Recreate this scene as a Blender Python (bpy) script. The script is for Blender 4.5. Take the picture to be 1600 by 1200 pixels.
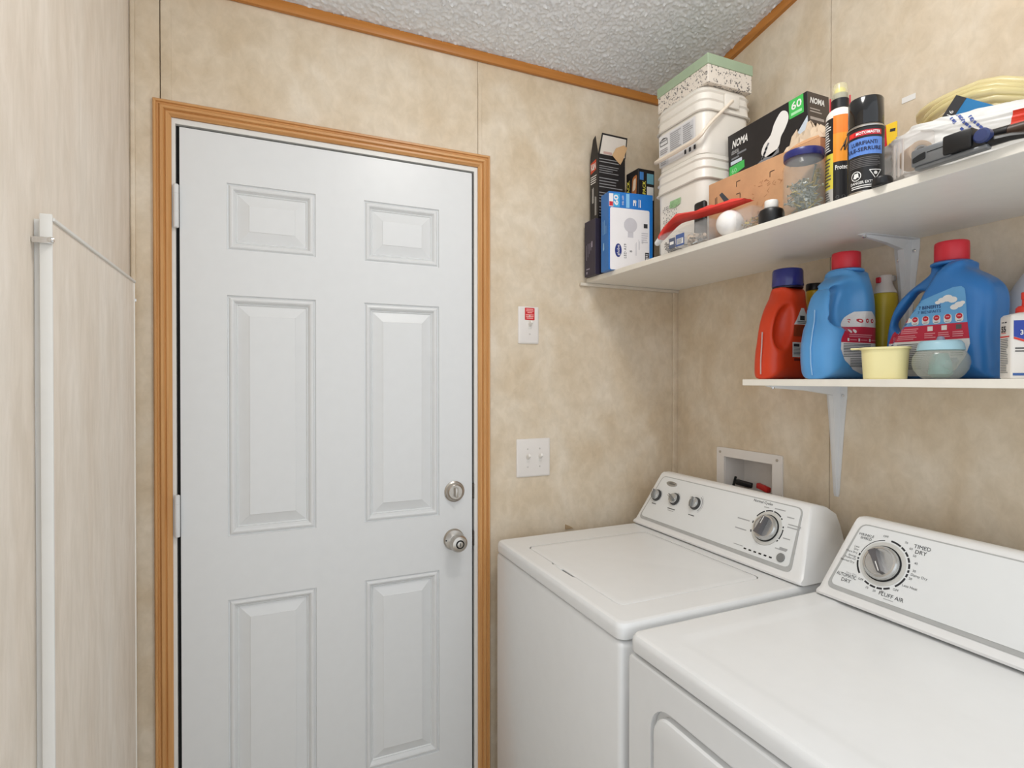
import bpy, bmesh, math, random
import numpy as np
from mathutils import Vector, Matrix, noise
from mathutils.geometry import tessellate_polygon

for ob in list(bpy.data.objects):
    bpy.data.objects.remove(ob)
C = bpy.context.scene.collection
S = bpy.context.scene
random.seed(4)
PI = math.pi

# ------------------------------------------------------------ camera, world, lamp, exposure
cam_d = bpy.data.cameras.new('camera')
cam = bpy.data.objects.new('camera', cam_d)
C.objects.link(cam)
cam.location = (0, 0, 1.415)
cam.rotation_euler = (math.radians(90 - 0.4), 0, math.radians(-23.9))
cam_d.sensor_width = 36
cam_d.lens = 870.5 / 1600 * 36
cam_d.clip_start = 0.02
S.camera = cam

world = bpy.data.worlds.new('world')
S.world = world
world.use_nodes = True
bg = world.node_tree.nodes['Background']
bg.inputs[0].default_value = (0.89, 0.945, 1.0, 1)
bg.inputs[1].default_value = 1.55

lamp_d = bpy.data.lights.new('ceiling_lamp', 'POINT')
lamp_d.energy = 8.5
lamp_d.color = (1.0, 0.975, 0.935)
lamp_d.shadow_soft_size = 0.10
lamp = bpy.data.objects.new('ceiling_lamp', lamp_d)
C.objects.link(lamp)
lamp.location = (0.58, 0.62, 2.50)
# the same fitting's downward face (a flush dome throws most of its light down)
dome_d = bpy.data.lights.new('ceiling_lamp_dome', 'AREA')
dome_d.shape = 'DISK'
dome_d.size = 0.26
dome_d.energy = 5.5
dome_d.color = (1.0, 0.98, 0.945)
dome = bpy.data.objects.new('ceiling_lamp_dome', dome_d)
C.objects.link(dome)
dome.location = (0.58, 0.62, 2.56)

S.view_settings.view_transform = 'Standard'
S.view_settings.look = 'None'
S.view_settings.gamma = 1
S.view_settings.use_curve_mapping = False
S.view_settings.exposure = -0.20

# ------------------------------------------------------------ helpers: materials
def lin(c):
    out = []
    for x in c:
        x /= 255.0
        out.append(x / 12.92 if x <= 0.04045 else ((x + 0.055) / 1.055) ** 2.4)
    return out

MATS = {}
def mat(name, rgb, rough=0.5, metal=0.0, var=0.04, scale=30, bump=0.0, bscale=200, trans=0.0, ior=1.45,
        alpha=1.0, coat=0.0, spec=0.5, sss=0.0):
    """principled material whose colour wanders a little with a noise texture"""
    if name in MATS:
        return MATS[name]
    m = bpy.data.materials.new(name)
    m.use_nodes = True
    nt = m.node_tree
    b = nt.nodes['Principled BSDF']
    L = lin(rgb)
    tc = nt.nodes.new('ShaderNodeTexCoord')
    nz = nt.nodes.new('ShaderNodeTexNoise')
    nz.inputs['Scale'].default_value = scale
    nz.inputs['Detail'].default_value = 3
    nt.links.new(tc.outputs['Object'], nz.inputs['Vector'])
    rp = nt.nodes.new('ShaderNodeValToRGB')
    rp.color_ramp.elements[0].position = 0.3
    rp.color_ramp.elements[1].position = 0.7
    rp.color_ramp.elements[0].color = (*[max(0, x * (1 - var)) for x in L], 1)
    rp.color_ramp.elements[1].color = (*[min(1, x * (1 + var)) for x in L], 1)
    nt.links.new(nz.outputs['Fac'], rp.inputs['Fac'])
    nt.links.new(rp.outputs['Color'], b.inputs['Base Color'])
    b.inputs['Roughness'].default_value = rough
    b.inputs['Metallic'].default_value = metal
    b.inputs['Transmission Weight'].default_value = trans
    b.inputs['IOR'].default_value = ior
    b.inputs['Alpha'].default_value = alpha
    b.inputs['Coat Weight'].default_value = coat
    b.inputs['Specular IOR Level'].default_value = spec
    if sss:
        b.inputs['Subsurface Weight'].default_value = sss
        b.inputs['Subsurface Radius'].default_value = (0.01, 0.01, 0.01)
    if bump:
        n2 = nt.nodes.new('ShaderNodeTexNoise')
        n2.inputs['Scale'].default_value = bscale
        nt.links.new(tc.outputs['Object'], n2.inputs['Vector'])
        bp = nt.nodes.new('ShaderNodeBump')
        bp.inputs['Strength'].default_value = bump
        bp.inputs['Distance'].default_value = 0.002
        nt.links.new(n2.outputs['Fac'], bp.inputs['Height'])
        nt.links.new(bp.outputs['Normal'], b.inputs['Normal'])
    MATS[name] = m
    return m

def mottled(name, c0, c1, c2, stretch=(1, 1, 1), scale=5.0, bump=0.05):
    """printed vinyl wallboard: soft clouds with streaky brush marks"""
    m = bpy.data.materials.new(name)
    m.use_nodes = True
    nt = m.node_tree
    b = nt.nodes['Principled BSDF']
    geo = nt.nodes.new('ShaderNodeNewGeometry')
    mp = nt.nodes.new('ShaderNodeMapping')
    mp.inputs['Scale'].default_value = stretch
    nt.links.new(geo.outputs['Position'], mp.inputs['Vector'])
    n1 = nt.nodes.new('ShaderNodeTexNoise')
    n1.inputs['Scale'].default_value = scale
    n1.inputs['Detail'].default_value = 5
    n1.inputs['Roughness'].default_value = 0.55
    n1.inputs['Distortion'].default_value = 0.35
    n2 = nt.nodes.new('ShaderNodeTexNoise')
    n2.inputs['Scale'].default_value = scale * 4.5
    n2.inputs['Detail'].default_value = 6
    n2.inputs['Roughness'].default_value = 0.65
    n2.inputs['Distortion'].default_value = 0.5
    for n in (n1, n2):
        nt.links.new(mp.outputs['Vector'], n.inputs['Vector'])
    r1 = nt.nodes.new('ShaderNodeValToRGB')
    e = r1.color_ramp.elements
    e[0].position, e[1].position = 0.33, 0.68
    e[0].color = (*lin(c0), 1)
    e[1].color = (*lin(c2), 1)
    k = e.new(0.5)
    k.color = (*lin(c1), 1)
    nt.links.new(n1.outputs['Fac'], r1.inputs['Fac'])
    r2 = nt.nodes.new('ShaderNodeValToRGB')
    e = r2.color_ramp.elements
    e[0].position, e[1].position = 0.36, 0.66
    e[0].color = (0.88, 0.865, 0.84, 1)
    e[1].color = (1.05, 1.05, 1.06, 1)
    nt.links.new(n2.outputs['Fac'], r2.inputs['Fac'])
    mx = nt.nodes.new('ShaderNodeMix')
    mx.data_type = 'RGBA'
    mx.blend_type = 'MULTIPLY'
    mx.inputs['Factor'].default_value = 0.7
    nt.links.new(r1.outputs['Color'], mx.inputs['A'])
    nt.links.new(r2.outputs['Color'], mx.inputs['B'])
    nt.links.new(mx.outputs['Result'], b.inputs['Base Color'])
    b.inputs['Roughness'].default_value = 0.55
    bp = nt.nodes.new('ShaderNodeBump')
    bp.inputs['Strength'].default_value = bump
    bp.inputs['Distance'].default_value = 0.002
    nt.links.new(n2.outputs['Fac'], bp.inputs['Height'])
    nt.links.new(bp.outputs['Normal'], b.inputs['Normal'])
    return m

def wood(name, c0, c1, axis, rough=0.38):
    m = bpy.data.materials.new(name)
    m.use_nodes = True
    nt = m.node_tree
    b = nt.nodes['Principled BSDF']
    geo = nt.nodes.new('ShaderNodeNewGeometry')
    mp = nt.nodes.new('ShaderNodeMapping')
    sc = [60, 60, 60]
    sc[axis] = 2.5
    mp.inputs['Scale'].default_value = sc
    nt.links.new(geo.outputs['Position'], mp.inputs['Vector'])
    n1 = nt.nodes.new('ShaderNodeTexNoise')
    n1.inputs['Scale'].default_value = 1.0
    n1.inputs['Detail'].default_value = 6
    n1.inputs['Distortion'].default_value = 0.8
    nt.links.new(mp.outputs['Vector'], n1.inputs['Vector'])
    r = nt.nodes.new('ShaderNodeValToRGB')
    r.color_ramp.elements[0].position = 0.3
    r.color_ramp.elements[1].position = 0.7
    r.color_ramp.elements[0].color = (*lin(c0), 1)
    r.color_ramp.elements[1].color = (*lin(c1), 1)
    nt.links.new(n1.outputs['Fac'], r.inputs['Fac'])
    nt.links.new(r.outputs['Color'], b.inputs['Base Color'])
    b.inputs['Roughness'].default_value = rough
    bp = nt.nodes.new('ShaderNodeBump')
    bp.inputs['Strength'].default_value = 0.08
    bp.inputs['Distance'].default_value = 0.002
    nt.links.new(n1.outputs['Fac'], bp.inputs['Height'])
    nt.links.new(bp.outputs['Normal'], b.inputs['Normal'])
    return m

# ------------------------------------------------------------ helpers: geometry
def frame(o, u, v, w=None):
    """4x4 from local (u,v,w) axes at o"""
    u, v = np.array(u, float), np.array(v, float)
    u /= np.linalg.norm(u)
    v /= np.linalg.norm(v)
    w = np.cross(u, v) if w is None else np.array(w, float)
    w = w / np.linalg.norm(w)
    M = np.eye(4)
    M[:3, 0], M[:3, 1], M[:3, 2], M[:3, 3] = u, v, w, o
    return M

def place(o, rz=0.0, rx=0.0, ry=0.0):
    M = Matrix.Translation(Vector(o)) @ Matrix.Rotation(rz, 4, 'Z') @ Matrix.Rotation(ry, 4, 'Y') @ Matrix.Rotation(rx, 4, 'X')
    return np.array(M)

class MB:
    """collects geometry, then becomes ONE mesh object"""
    def __init__(self, M=None):
        self.v, self.f, self.mi = [], [], []
        self.M = np.eye(4) if M is None else np.array(M)
    def add(self, v, f, mi=0, M=None):
        T = self.M if M is None else self.M @ np.array(M)
        v = np.asarray(v, float).reshape(-1, 3)
        v = v @ T[:3, :3].T + T[:3, 3]
        n = len(self.v)
        self.v.extend(map(tuple, v))
        self.f.extend([tuple(i + n for i in q) for q in f])
        self.mi.extend(mi if isinstance(mi, (list, tuple)) else [mi] * len(f))
        return self
    def box(self, x0, x1, y0, y1, z0, z1, mi=0, M=None):
        v = [(x, y, z) for x in (x0, x1) for y in (y0, y1) for z in (z0, z1)]
        f = [(0, 1, 3, 2), (4, 6, 7, 5), (0, 4, 5, 1), (2, 3, 7, 6), (0, 2, 6, 4), (1, 5, 7, 3)]
        return self.add(v, f, mi, M)
    def rbox(self, x0, x1, y0, y1, z0, z1, r=0.003, seg=2, mi=0, M=None):
        bm = bmesh.new()
        bmesh.ops.create_cube(bm, size=1)
        for q in bm.verts:
            q.co = Vector(((x0 + x1) / 2 + q.co.x * (x1 - x0), (y0 + y1) / 2 + q.co.y * (y1 - y0), (z0 + z1) / 2 + q.co.z * (z1 - z0)))
        r = min(r, 0.49 * min(x1 - x0, y1 - y0, z1 - z0))
        bmesh.ops.bevel(bm, geom=bm.edges[:], offset=r, segments=seg, profile=0.5, affect='EDGES')
        bm.verts.index_update()
        v = [tuple(q.co) for q in bm.verts]
        f = [tuple(q.index for q in p.verts) for p in bm.faces]
        bm.free()
        return self.add(v, f, mi, M)
    def loft(self, loops, cap0=True, cap1=True, mi=0, M=None):
        n = len(loops[0])
        v = [p for l in loops for p in l]
        f = []
        for i in range(len(loops) - 1):
            for j in range(n):
                k = (j + 1) % n
                f.append((i * n + j, i * n + k, (i + 1) * n + k, (i + 1) * n + j))
        if cap0:
            f.append(tuple(range(n - 1, -1, -1)))
        if cap1:
            o = (len(loops) - 1) * n
            f.append(tuple(range(o, o + n)))
        return self.add(v, f, mi, M)
    def lathe(self, prof, n=32, mi=0, M=None, close0=True, close1=True, mis=None):
        """prof: (r,z) list about local z"""
        loops = [[(r * math.cos(2 * PI * j / n), r * math.sin(2 * PI * j / n), z) for j in range(n)] for r, z in prof]
        if mis:
            for i in range(len(loops) - 1):
                self.loft(loops[i:i + 2], close0 and i == 0, close1 and i == len(loops) - 2, mis[i], M)
            return self
        return self.loft(loops, close0, close1, mi, M)
    def tube(self, pts, r, n=10, mi=0, M=None, closed=False):
        P = [np.array(p, float) for p in pts]
        m = len(P)
        R = r if isinstance(r, (list, tuple)) else [r] * m
        loops = []
        up = None
        for i in range(m):
            if closed:
                t = P[(i + 1) % m] - P[i - 1]
            else:
                t = P[min(i + 1, m - 1)] - P[max(i - 1, 0)]
            t = t / (np.linalg.norm(t) + 1e-12)
            if up is None:
                a = np.array([0, 0, 1.0]) if abs(t[2]) < 0.9 else np.array([1.0, 0, 0])
                up = np.cross(t, a)
            up = up - t * (up @ t)
            up /= np.linalg.norm(up) + 1e-12
            b = np.cross(t, up)
            loops.append([tuple(P[i] + R[i] * (math.cos(2 * PI * j / n) * up + math.sin(2 * PI * j / n) * b)) for j in range(n)])
        if closed:
            loops.append(loops[0])
            return self.loft(loops, False, False, mi, M)
        return self.loft(loops, True, True, mi, M)
    def plate(self, outer, holes=(), z0=0.0, z1=0.01, mi=0, M=None, bottom=True):
        """flat plate from a 2D outline with holes, thickness z0..z1"""
        rings = [list(outer)] + [list(h) for h in holes]
        flat = [p for r in rings for p in r]
        tris = tessellate_polygon([[Vector((p[0], p[1], 0)) for p in r] for r in rings])
        n = len(flat)
        v = [(p[0], p[1], z1) for p in flat] + [(p[0], p[1], z0) for p in flat]
        f = []
        for t in tris:
            a, b_, c = (flat[i] for i in t)
            ar = (b_[0] - a[0]) * (c[1] - a[1]) - (b_[1] - a[1]) * (c[0] - a[0])
            if abs(ar) < 1e-14:
                continue
            t = tuple(t) if ar > 0 else tuple(t)[::-1]
            f.append(t)
            if bottom:
                f.append(tuple(i + n for i in t[::-1]))
        o = 0
        for ri, r in enumerate(rings):
            m = len(r)
            A = sum(r[i][0] * r[(i + 1) % m][1] - r[(i + 1) % m][0] * r[i][1] for i in range(m))
            ccw = (A > 0) == (ri == 0)
            for i in range(m):
                a, b_ = o + i, o + (i + 1) % m
                f.append((a, a + n, b_ + n, b_) if ccw else (b_, b_ + n, a + n, a))
            o += m
        return self.add(v, f, mi, M)
    def build(self, name, mats, parent=None, base=None, smooth=35, kind=None, label=None, fix=False):
        me = bpy.data.meshes.new(name)
        if parent is not None:
            b = WORLD[parent.name]
        else:
            b = np.array(base if base is not None else (0, 0, 0), float)
        me.from_pydata([tuple(np.array(q) - b) for q in self.v], [], self.f)
        mats = mats if isinstance(mats, (list, tuple)) else [mats]
        for m in mats:
            me.materials.append(m)
        me.polygons.foreach_set('material_index', self.mi)
        if fix:
            bm = bmesh.new()
            bm.from_mesh(me)
            bmesh.ops.recalc_face_normals(bm, faces=bm.faces)
            bm.to_mesh(me)
            bm.free()
        me.validate()
        if smooth:
            me.shade_smooth()
            me.set_sharp_from_angle(angle=math.radians(smooth))
        o = bpy.data.objects.new(name, me)
        C.objects.link(o)
        if parent is not None:
            o.parent = parent
        else:
            o.location = tuple(b)
        WORLD[o.name] = b
        if kind:
            o['kind'] = kind
        if label:
            o['label'] = label
        return o

WORLD = {}
def thing(name, label, cat, loc, group=None):
    o = bpy.data.objects.new(name, None)
    C.objects.link(o)
    o.empty_display_size = 0.02
    o.location = loc
    o['label'], o['category'] = label, cat
    if group:
        o['group'] = group
    WORLD[o.name] = np.array(loc, float)
    return o
def tag(o, label, cat, group=None):
    o['label'], o['category'] = label, cat
    if group:
        o['group'] = group
    return o
def struct(name, loc=(0, 0, 0)):
    o = bpy.data.objects.new(name, None)
    C.objects.link(o)
    o.empty_display_size = 0.02
    o.location = loc
    o['kind'] = 'structure'
    WORLD[o.name] = np.array(loc, float)
    return o

def rrect(x0, x1, y0, y1, r, n=5):
    out = []
    for cx, cy, a in ((x1 - r, y1 - r, 0), (x0 + r, y1 - r, 90), (x0 + r, y0 + r, 180), (x1 - r, y0 + r, 270)):
        for k in range(n + 1):
            t = math.radians(a + 90 * k / n)
            out.append((cx + r * math.cos(t), cy + r * math.sin(t)))
    return out
def rpoly(P, r, n=4):
    """round the corners of a polygon"""
    out = []
    m = len(P)
    for i in range(m):
        p, a, b = np.array(P[i], float), np.array(P[i - 1], float), np.array(P[(i + 1) % m], float)
        da, db = a - p, b - p
        la, lb = np.linalg.norm(da), np.linalg.norm(db)
        q = min(r, 0.45 * la, 0.45 * lb)
        A, B = p + da / la * q, p + db / lb * q
        for k in range(n + 1):
            t = k / n
            out.append(tuple((1 - t) ** 2 * A + 2 * t * (1 - t) * p + t * t * B))
    return out
def circ(cx, cy, r, n=24, ry=None):
    return [(cx + r * math.cos(2 * PI * k / n), cy + (ry or r) * math.sin(2 * PI * k / n)) for k in range(n)]
def ell3(loop, z):
    return [(x, y, z) for x, y in loop]
def catmull(P, k=6, closed=True):
    P = [np.array(p, float) for p in P]
    n = len(P)
    out = []
    for i in range(n if closed else n - 1):
        if closed:
            a, b, c, d = P[i - 1], P[i], P[(i + 1) % n], P[(i + 2) % n]
        else:
            a, b, c, d = P[max(i - 1, 0)], P[i], P[i + 1], P[min(i + 2, n - 1)]
        for j in range(k):
            t = j / k
            out.append(0.5 * (2 * b + (c - a) * t + (2 * a - 5 * b + 4 * c - d) * t * t + (-a + 3 * b - 3 * c + d) * t ** 3))
    if not closed:
        out.append(P[-1])
    return out

# ------------------------------------------------------------ helpers: printing on surfaces
_TXT = {}
def text_mesh(s, bold=0.0):
    key = (s, bold)
    if key in _TXT:
        return _TXT[key]
    cu = bpy.data.curves.new('t', 'FONT')
    cu.body = s
    cu.size = 1.0
    cu.resolution_u = 2
    cu.offset = bold
    ob = bpy.data.objects.new('t', cu)
    C.objects.link(ob)
    dg = bpy.context.evaluated_depsgraph_get()
    me = bpy.data.meshes.new_from_object(ob.evaluated_get(dg))
    v = np.array([q.co[:2] for q in me.vertices]).reshape(-1, 2)
    f = [tuple(p.vertices) for p in me.polygons]
    bpy.data.objects.remove(ob)
    bpy.data.curves.remove(cu)
    bpy.data.meshes.remove(me)
    if len(v):
        v[:, 0] -= v[:, 0].min()
        v = v / 0.73
    _TXT[key] = (v, f)
    return _TXT[key]

class Print:
    """flat inked shapes laid on a surface: fn(u, v, lift) -> xyz arrays"""
    def __init__(self, fn, lift=0.0004):
        self.fn, self.lift = fn, lift
        self.v, self.f, self.mi = [], [], []
    def raw(self, v, f, mi, layer=0):
        v = np.asarray(v, float).reshape(-1, 2)
        p = np.asarray(self.fn(v[:, 0], v[:, 1], np.full(len(v), self.lift * (1 + layer))), float)
        n = len(self.v)
        self.v.extend(map(tuple, p))
        self.f.extend([tuple(i + n for i in q) for q in f])
        self.mi.extend([mi] * len(f))
    def rect(self, u0, u1, v0, v1, mi=0, layer=0, nu=1, nv=1, rot=0.0):
        g = [(u0 + (u1 - u0) * i / nu, v0 + (v1 - v0) * j / nv) for j in range(nv + 1) for i in range(nu + 1)]
        if rot:
            cu, cv = (u0 + u1) / 2, (v0 + v1) / 2
            c, s = math.cos(rot), math.sin(rot)
            g = [(cu + (a - cu) * c - (b - cv) * s, cv + (a - cu) * s + (b - cv) * c) for a, b in g]
        f = [(j * (nu + 1) + i, j * (nu + 1) + i + 1, (j + 1) * (nu + 1) + i + 1, (j + 1) * (nu + 1) + i) for j in range(nv) for i in range(nu)]
        self.raw(g, f, mi, layer)
    def rows(self, rng, v0, v1, nv, nu, mifn, layer=0):
        """shape given row by row: rng(v) -> (u0,u1); mifn(v) -> material"""
        g, f, mis = [], [], []
        for j in range(nv + 1):
            v = v0 + (v1 - v0) * j / nv
            a, b = rng(v)
            for i in range(nu + 1):
                g.append((a + (b - a) * i / nu, v))
        g = np.array(g)
        p = np.asarray(self.fn(g[:, 0], g[:, 1], np.full(len(g), self.lift * (1 + layer))), float)
        n = len(self.v)
        self.v.extend(map(tuple, p))
        for j in range(nv):
            vm = v0 + (v1 - v0) * (j + 0.5) / nv
            for i in range(nu):
                a = n + j * (nu + 1) + i
                self.f.append((a, a + 1, a + nu + 2, a + nu + 1))
                self.mi.append(mifn(vm))
    def poly(self, P, mi=0, layer=0):
        tris = tessellate_polygon([[Vector((p[0], p[1], 0)) for p in P]])
        f = []
        for t in tris:
            a, b, c = (P[i] for i in t)
            ar = (b[0] - a[0]) * (c[1] - a[1]) - (b[1] - a[1]) * (c[0] - a[0])
            f.append(tuple(t) if ar > 0 else tuple(t)[::-1])
        self.raw(P, f, mi, layer)
    def disc(self, u, v, r, mi=0, layer=0, n=20, rv=None):
        rv = rv or r
        g = [(u, v)] + circ(u, v, r * 0.5, n, rv * 0.5) + circ(u, v, r, n, rv)
        f = []
        for k in range(n):
            q = (k + 1) % n
            f += [(0, 1 + k, 1 + q), (1 + k, 1 + n + k, 1 + n + q, 1 + q)]
        self.raw(g, f, mi, layer)
    def arc(self, u, v, r0, r1, a0, a1, mi=0, layer=0, n=12):
        g, f = [], []
        for k in range(n + 1):
            t = math.radians(a0 + (a1 - a0) * k / n)
            g += [(u + r0 * math.cos(t), v + r0 * math.sin(t)), (u + r1 * math.cos(t), v + r1 * math.sin(t))]
        for k in range(n):
            q = (2 * k, 2 * k + 1, 2 * k + 3, 2 * k + 2)
            f.append(q if a1 > a0 else q[::-1])
        self.raw(g, f, mi, layer)
    def text(self, s, u, v, h, mi=0, layer=1, align='l', rot=0.0, bold=0.0, w=None, shear=0.0):
        tv, f = text_mesh(s, bold)
        if not len(tv):
            return
        tv = tv * h
        if w:
            tv = tv * np.array([w / max(1e-6, tv[:, 0].max()), 1])
        if shear:
            tv = tv + np.stack([tv[:, 1] * shear, 0 * tv[:, 1]], 1)
        L = tv[:, 0].max()
        tv = tv - np.array([{'l': 0, 'c': L / 2, 'r': L}[align], 0])
        c, s_ = math.cos(rot), math.sin(rot)
        tv = np.stack([u + tv[:, 0] * c - tv[:, 1] * s_, v + tv[:, 0] * s_ + tv[:, 1] * c], 1)
        self.raw(tv, f, mi, layer)
    def lines(self, u0, u1, v0, v1, n, mi=0, layer=1, fill=0.45, seed=0, ragged=0.3, nu=1, vert=False):
        """rows of print too small to read"""
        rr = random.Random(seed)
        for k in range(n):
            if vert:
                a = u0 + (u1 - u0) * (k + 0.5) / n
                h = (u1 - u0) / n * fill / 2
                e = v1 - (v1 - v0) * ragged * rr.random()
                self.rect(a - h, a + h, v0, e, mi, layer)
            else:
                a = v1 - (v1 - v0) * (k + 0.5) / n
                h = (v1 - v0) / n * fill / 2
                e = u1 - (u1 - u0) * ragged * rr.random()
                self.rect(u0, e, a - h, a + h, mi, layer, nu)
    def build(self, name, mats, parent, label=None):
        mb = MB()
        mb.v, mb.f, mb.mi = self.v, self.f, self.mi
        o = mb.build(name, mats, parent, smooth=0, label=label)
        if name.endswith('print'):
            o['kind'] = 'stuff'      # print too fine to pick apart
        return o

def flat_fn(M):
    M = np.array(M)
    def fn(u, v, o):
        p = np.stack([u, v, o], 1)
        return p @ M[:3, :3].T + M[:3, 3]
    return fn
def cyl_fn(c, R, a0, z0=0.0, ra=None):
    """wrap around a vertical cylinder, u=0 at heading a0 (radians); ra(z) may vary the radius"""
    def fn(u, v, o):
        rr = (np.vectorize(ra)(v) if ra else np.full(len(u), R)) + o
        t = a0 + u / R
        return np.stack([c[0] + rr * np.cos(t), c[1] + rr * np.sin(t), z0 + v], 1)
    return fn

# ------------------------------------------------------------ helpers: implicit solids (surface nets)
def surfnets(fn, lo, hi, h):
    lo, hi = np.array(lo, float), np.array(hi, float)
    n = np.ceil((hi - lo) / h).astype(int) + 1
    ax = [lo[i] + h * np.arange(n[i]) for i in range(3)]
    X, Y, Z = np.meshgrid(*ax, indexing='ij')
    D = fn(X, Y, Z)
    corner = [(i, j, k) for i in (0, 1) for j in (0, 1) for k in (0, 1)]
    sh = tuple(n - 1)
    def sub(c):
        return D[c[0]:c[0] + sh[0], c[1]:c[1] + sh[1], c[2]:c[2] + sh[2]]
    acc = np.zeros(sh + (3,))
    cnt = np.zeros(sh)
    for a in corner:
        for b in corner:
            if a < b and sum(abs(a[i] - b[i]) for i in range(3)) == 1:
                da, db = sub(a), sub(b)
                x = (da < 0) != (db < 0)
                t = np.where(x, da / np.where(da - db == 0, 1, da - db), 0)
                for i in range(3):
                    acc[..., i] += np.where(x, a[i] + t * (b[i] - a[i]), 0)
                cnt += x
    act = cnt > 0
    idx = -np.ones(sh, int)
    idx[act] = np.arange(act.sum())
    cell = np.argwhere(act)
    V = lo + h * (cell + acc[act] / cnt[act][:, None])
    F = []
    for i in range(3):
        j, k = (i + 1) % 3, (i + 2) % 3
        s0 = [slice(None)] * 3
        s1 = [slice(None)] * 3
        s0[i], s1[i] = slice(0, n[i] - 1), slice(1, n[i])
        a, b = D[tuple(s0)] < 0, D[tuple(s1)] < 0
        e = np.argwhere(a != b)
        e = e[(e[:, j] > 0) & (e[:, k] > 0) & (e[:, j] < n[j] - 1) & (e[:, k] < n[k] - 1)]
        sg = a[tuple(e.T)]
        q = []
        for dj, dk in ((1, 1), (0, 1), (0, 0), (1, 0)):
            c = e.copy()
            c[:, j] -= dj
            c[:, k] -= dk
            q.append(idx[tuple(c.T)])
        q = np.stack(q, 1)
        q[~sg] = q[~sg][:, ::-1]
        F.append(q)
    return V, [tuple(map(int, q)) for q in np.concatenate(F)]
def sd_poly(P, x, y):
    P = np.array(P, float)
    d = np.full(x.shape, 1e9)
    ins = np.zeros(x.shape, bool)
    for i in range(len(P)):
        a, b = P[i], P[(i + 1) % len(P)]
        e = b - a
        t = np.clip(((x - a[0]) * e[0] + (y - a[1]) * e[1]) / (e @ e + 1e-12), 0, 1)
        d = np.minimum(d, (x - a[0] - t * e[0]) ** 2 + (y - a[1] - t * e[1]) ** 2)
        c = (a[1] > y) != (b[1] > y)
        with np.errstate(all='ignore'):
            xi = a[0] + (y - a[1]) * e[0] / (e[1] if e[1] else 1e-9)
        ins ^= c & (x < xi)
    d = np.sqrt(d)
    return np.where(ins, -d, d)
def smax(a, b, k):
    h = np.maximum(k - np.abs(a - b), 0) / k
    return np.maximum(a, b) + h * h * k / 4
def smin(a, b, k):
    return -smax(-a, -b, k)
def sd_extrude(d2, w, T, r):
    a, b = d2 + r, np.abs(w) - T + r
    return np.sqrt(np.maximum(a, 0) ** 2 + np.maximum(b, 0) ** 2) + np.minimum(np.maximum(a, b), 0) - r
def sd_ell(x, y, z, a, b, c):
    k0 = np.sqrt((x / a) ** 2 + (y / b) ** 2 + (z / c) ** 2)
    k1 = np.sqrt((x / a ** 2) ** 2 + (y / b ** 2) ** 2 + (z / c ** 2) ** 2) + 1e-9
    return k0 * (k0 - 1) / k1
# ------------------------------------------------------------ materials
W_BACK = mottled('wallboard_cream', (210, 191, 163), (218, 202, 178), (224, 211, 191), (1, 1, 0.8), 7.0)
W_LEFT = mottled('wallboard_streaked_lit', (228, 216, 201), (234, 224, 211), (238, 230, 219), (1, 1, 0.22), 8.0)  # same board as W_BACK; this wall's stronger light is painted in lighter
M_DOOR = mat('door_paint', (223, 224, 224), 0.35, var=0.01)
M_JAMB = mat('jamb_paint', (226, 224, 219), 0.4, var=0.015)
M_WHITE = mat('white_enamel', (233, 233, 232), 0.22, var=0.008)
M_WHITEM = mat('white_satin_metal', (222, 222, 222), 0.4, var=0.02)
M_MEL = mat('white_melamine', (238, 234, 226), 0.35, var=0.015)
M_OAK_V = wood('oak_upright', (188, 132, 76), (212, 160, 102), 2)
M_OAK_X = wood('oak_crosswise', (188, 132, 76), (212, 160, 102), 0)
M_CROWN_X = wood('crown_oak_crosswise', (176, 112, 46), (196, 130, 60), 0)
M_CROWN_Y = wood('crown_oak_lengthwise', (176, 112, 46), (196, 130, 60), 1)
M_STEEL = mat('brushed_nickel', (190, 184, 176), 0.28, 1.0, var=0.06, scale=80)
M_CHROME = mat('chrome', (215, 215, 215), 0.12, 1.0, var=0.03)
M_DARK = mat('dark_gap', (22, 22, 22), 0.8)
M_BLACK = mat('black_plastic', (22, 21, 22), 0.38, var=0.1)
M_GREY = mat('grey_plastic', (128, 128, 126), 0.45)
M_LGREY = mat('light_grey_print', (186, 186, 184), 0.5, var=0.02)
M_INK = mat('grey_ink', (92, 92, 92), 0.6, var=0.02)
M_DINK = mat('dark_ink', (45, 45, 48), 0.6, var=0.02)
M_WINK = mat('white_ink', (232, 230, 226), 0.5, var=0.01)
M_RED = mat('red_ink', (196, 36, 50), 0.45, var=0.03)
M_CARD = mat('brown_cardboard', (198, 152, 112), 0.8, var=0.08, scale=18, bump=0.1)
M_TAN = mat('tan_card', (212, 172, 126), 0.8, var=0.05)

# ------------------------------------------------------------ floor, ceiling
floor = struct('floor', (0.6, 0.4, 0))
MB().box(-0.4, 1.5, -1.0, 1.76, -0.05, 0).build('floor_sheet', mat('pale_vinyl_floor', (192, 184, 172), 0.5, var=0.1), floor)

def ceil_z(y):
    return 2.468 + 0.185 * (1.69 - y)
ceiling = struct('ceiling', (0.6, 0.4, ceil_z(0.4)))
M_POP = mat('popcorn_plaster', (232, 234, 236), 0.9, var=0.03, scale=120)
mb = MB()
nx, ny = 400, 250
xs = np.linspace(-0.313, 1.437, nx)
ys = np.linspace(0.6, 1.689, ny)
rng = np.random.RandomState(3)
g = rng.rand(ny, nx)
g2 = 0.5 * g + 0.125 * (np.roll(g, 1, 0) + np.roll(g, 1, 1) + np.roll(g, -1, 0) + np.roll(g, -1, 1))
hgt = g ** 2.5 * 0.0052
vv = [(xs[i], ys[j], ceil_z(ys[j]) - hgt[j, i]) for j in range(ny) for i in range(nx)]
ff = [(j * nx + i, (j + 1) * nx + i, (j + 1) * nx + i + 1, j * nx + i + 1) for j in range(ny - 1) for i in range(nx - 1)]
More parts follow.
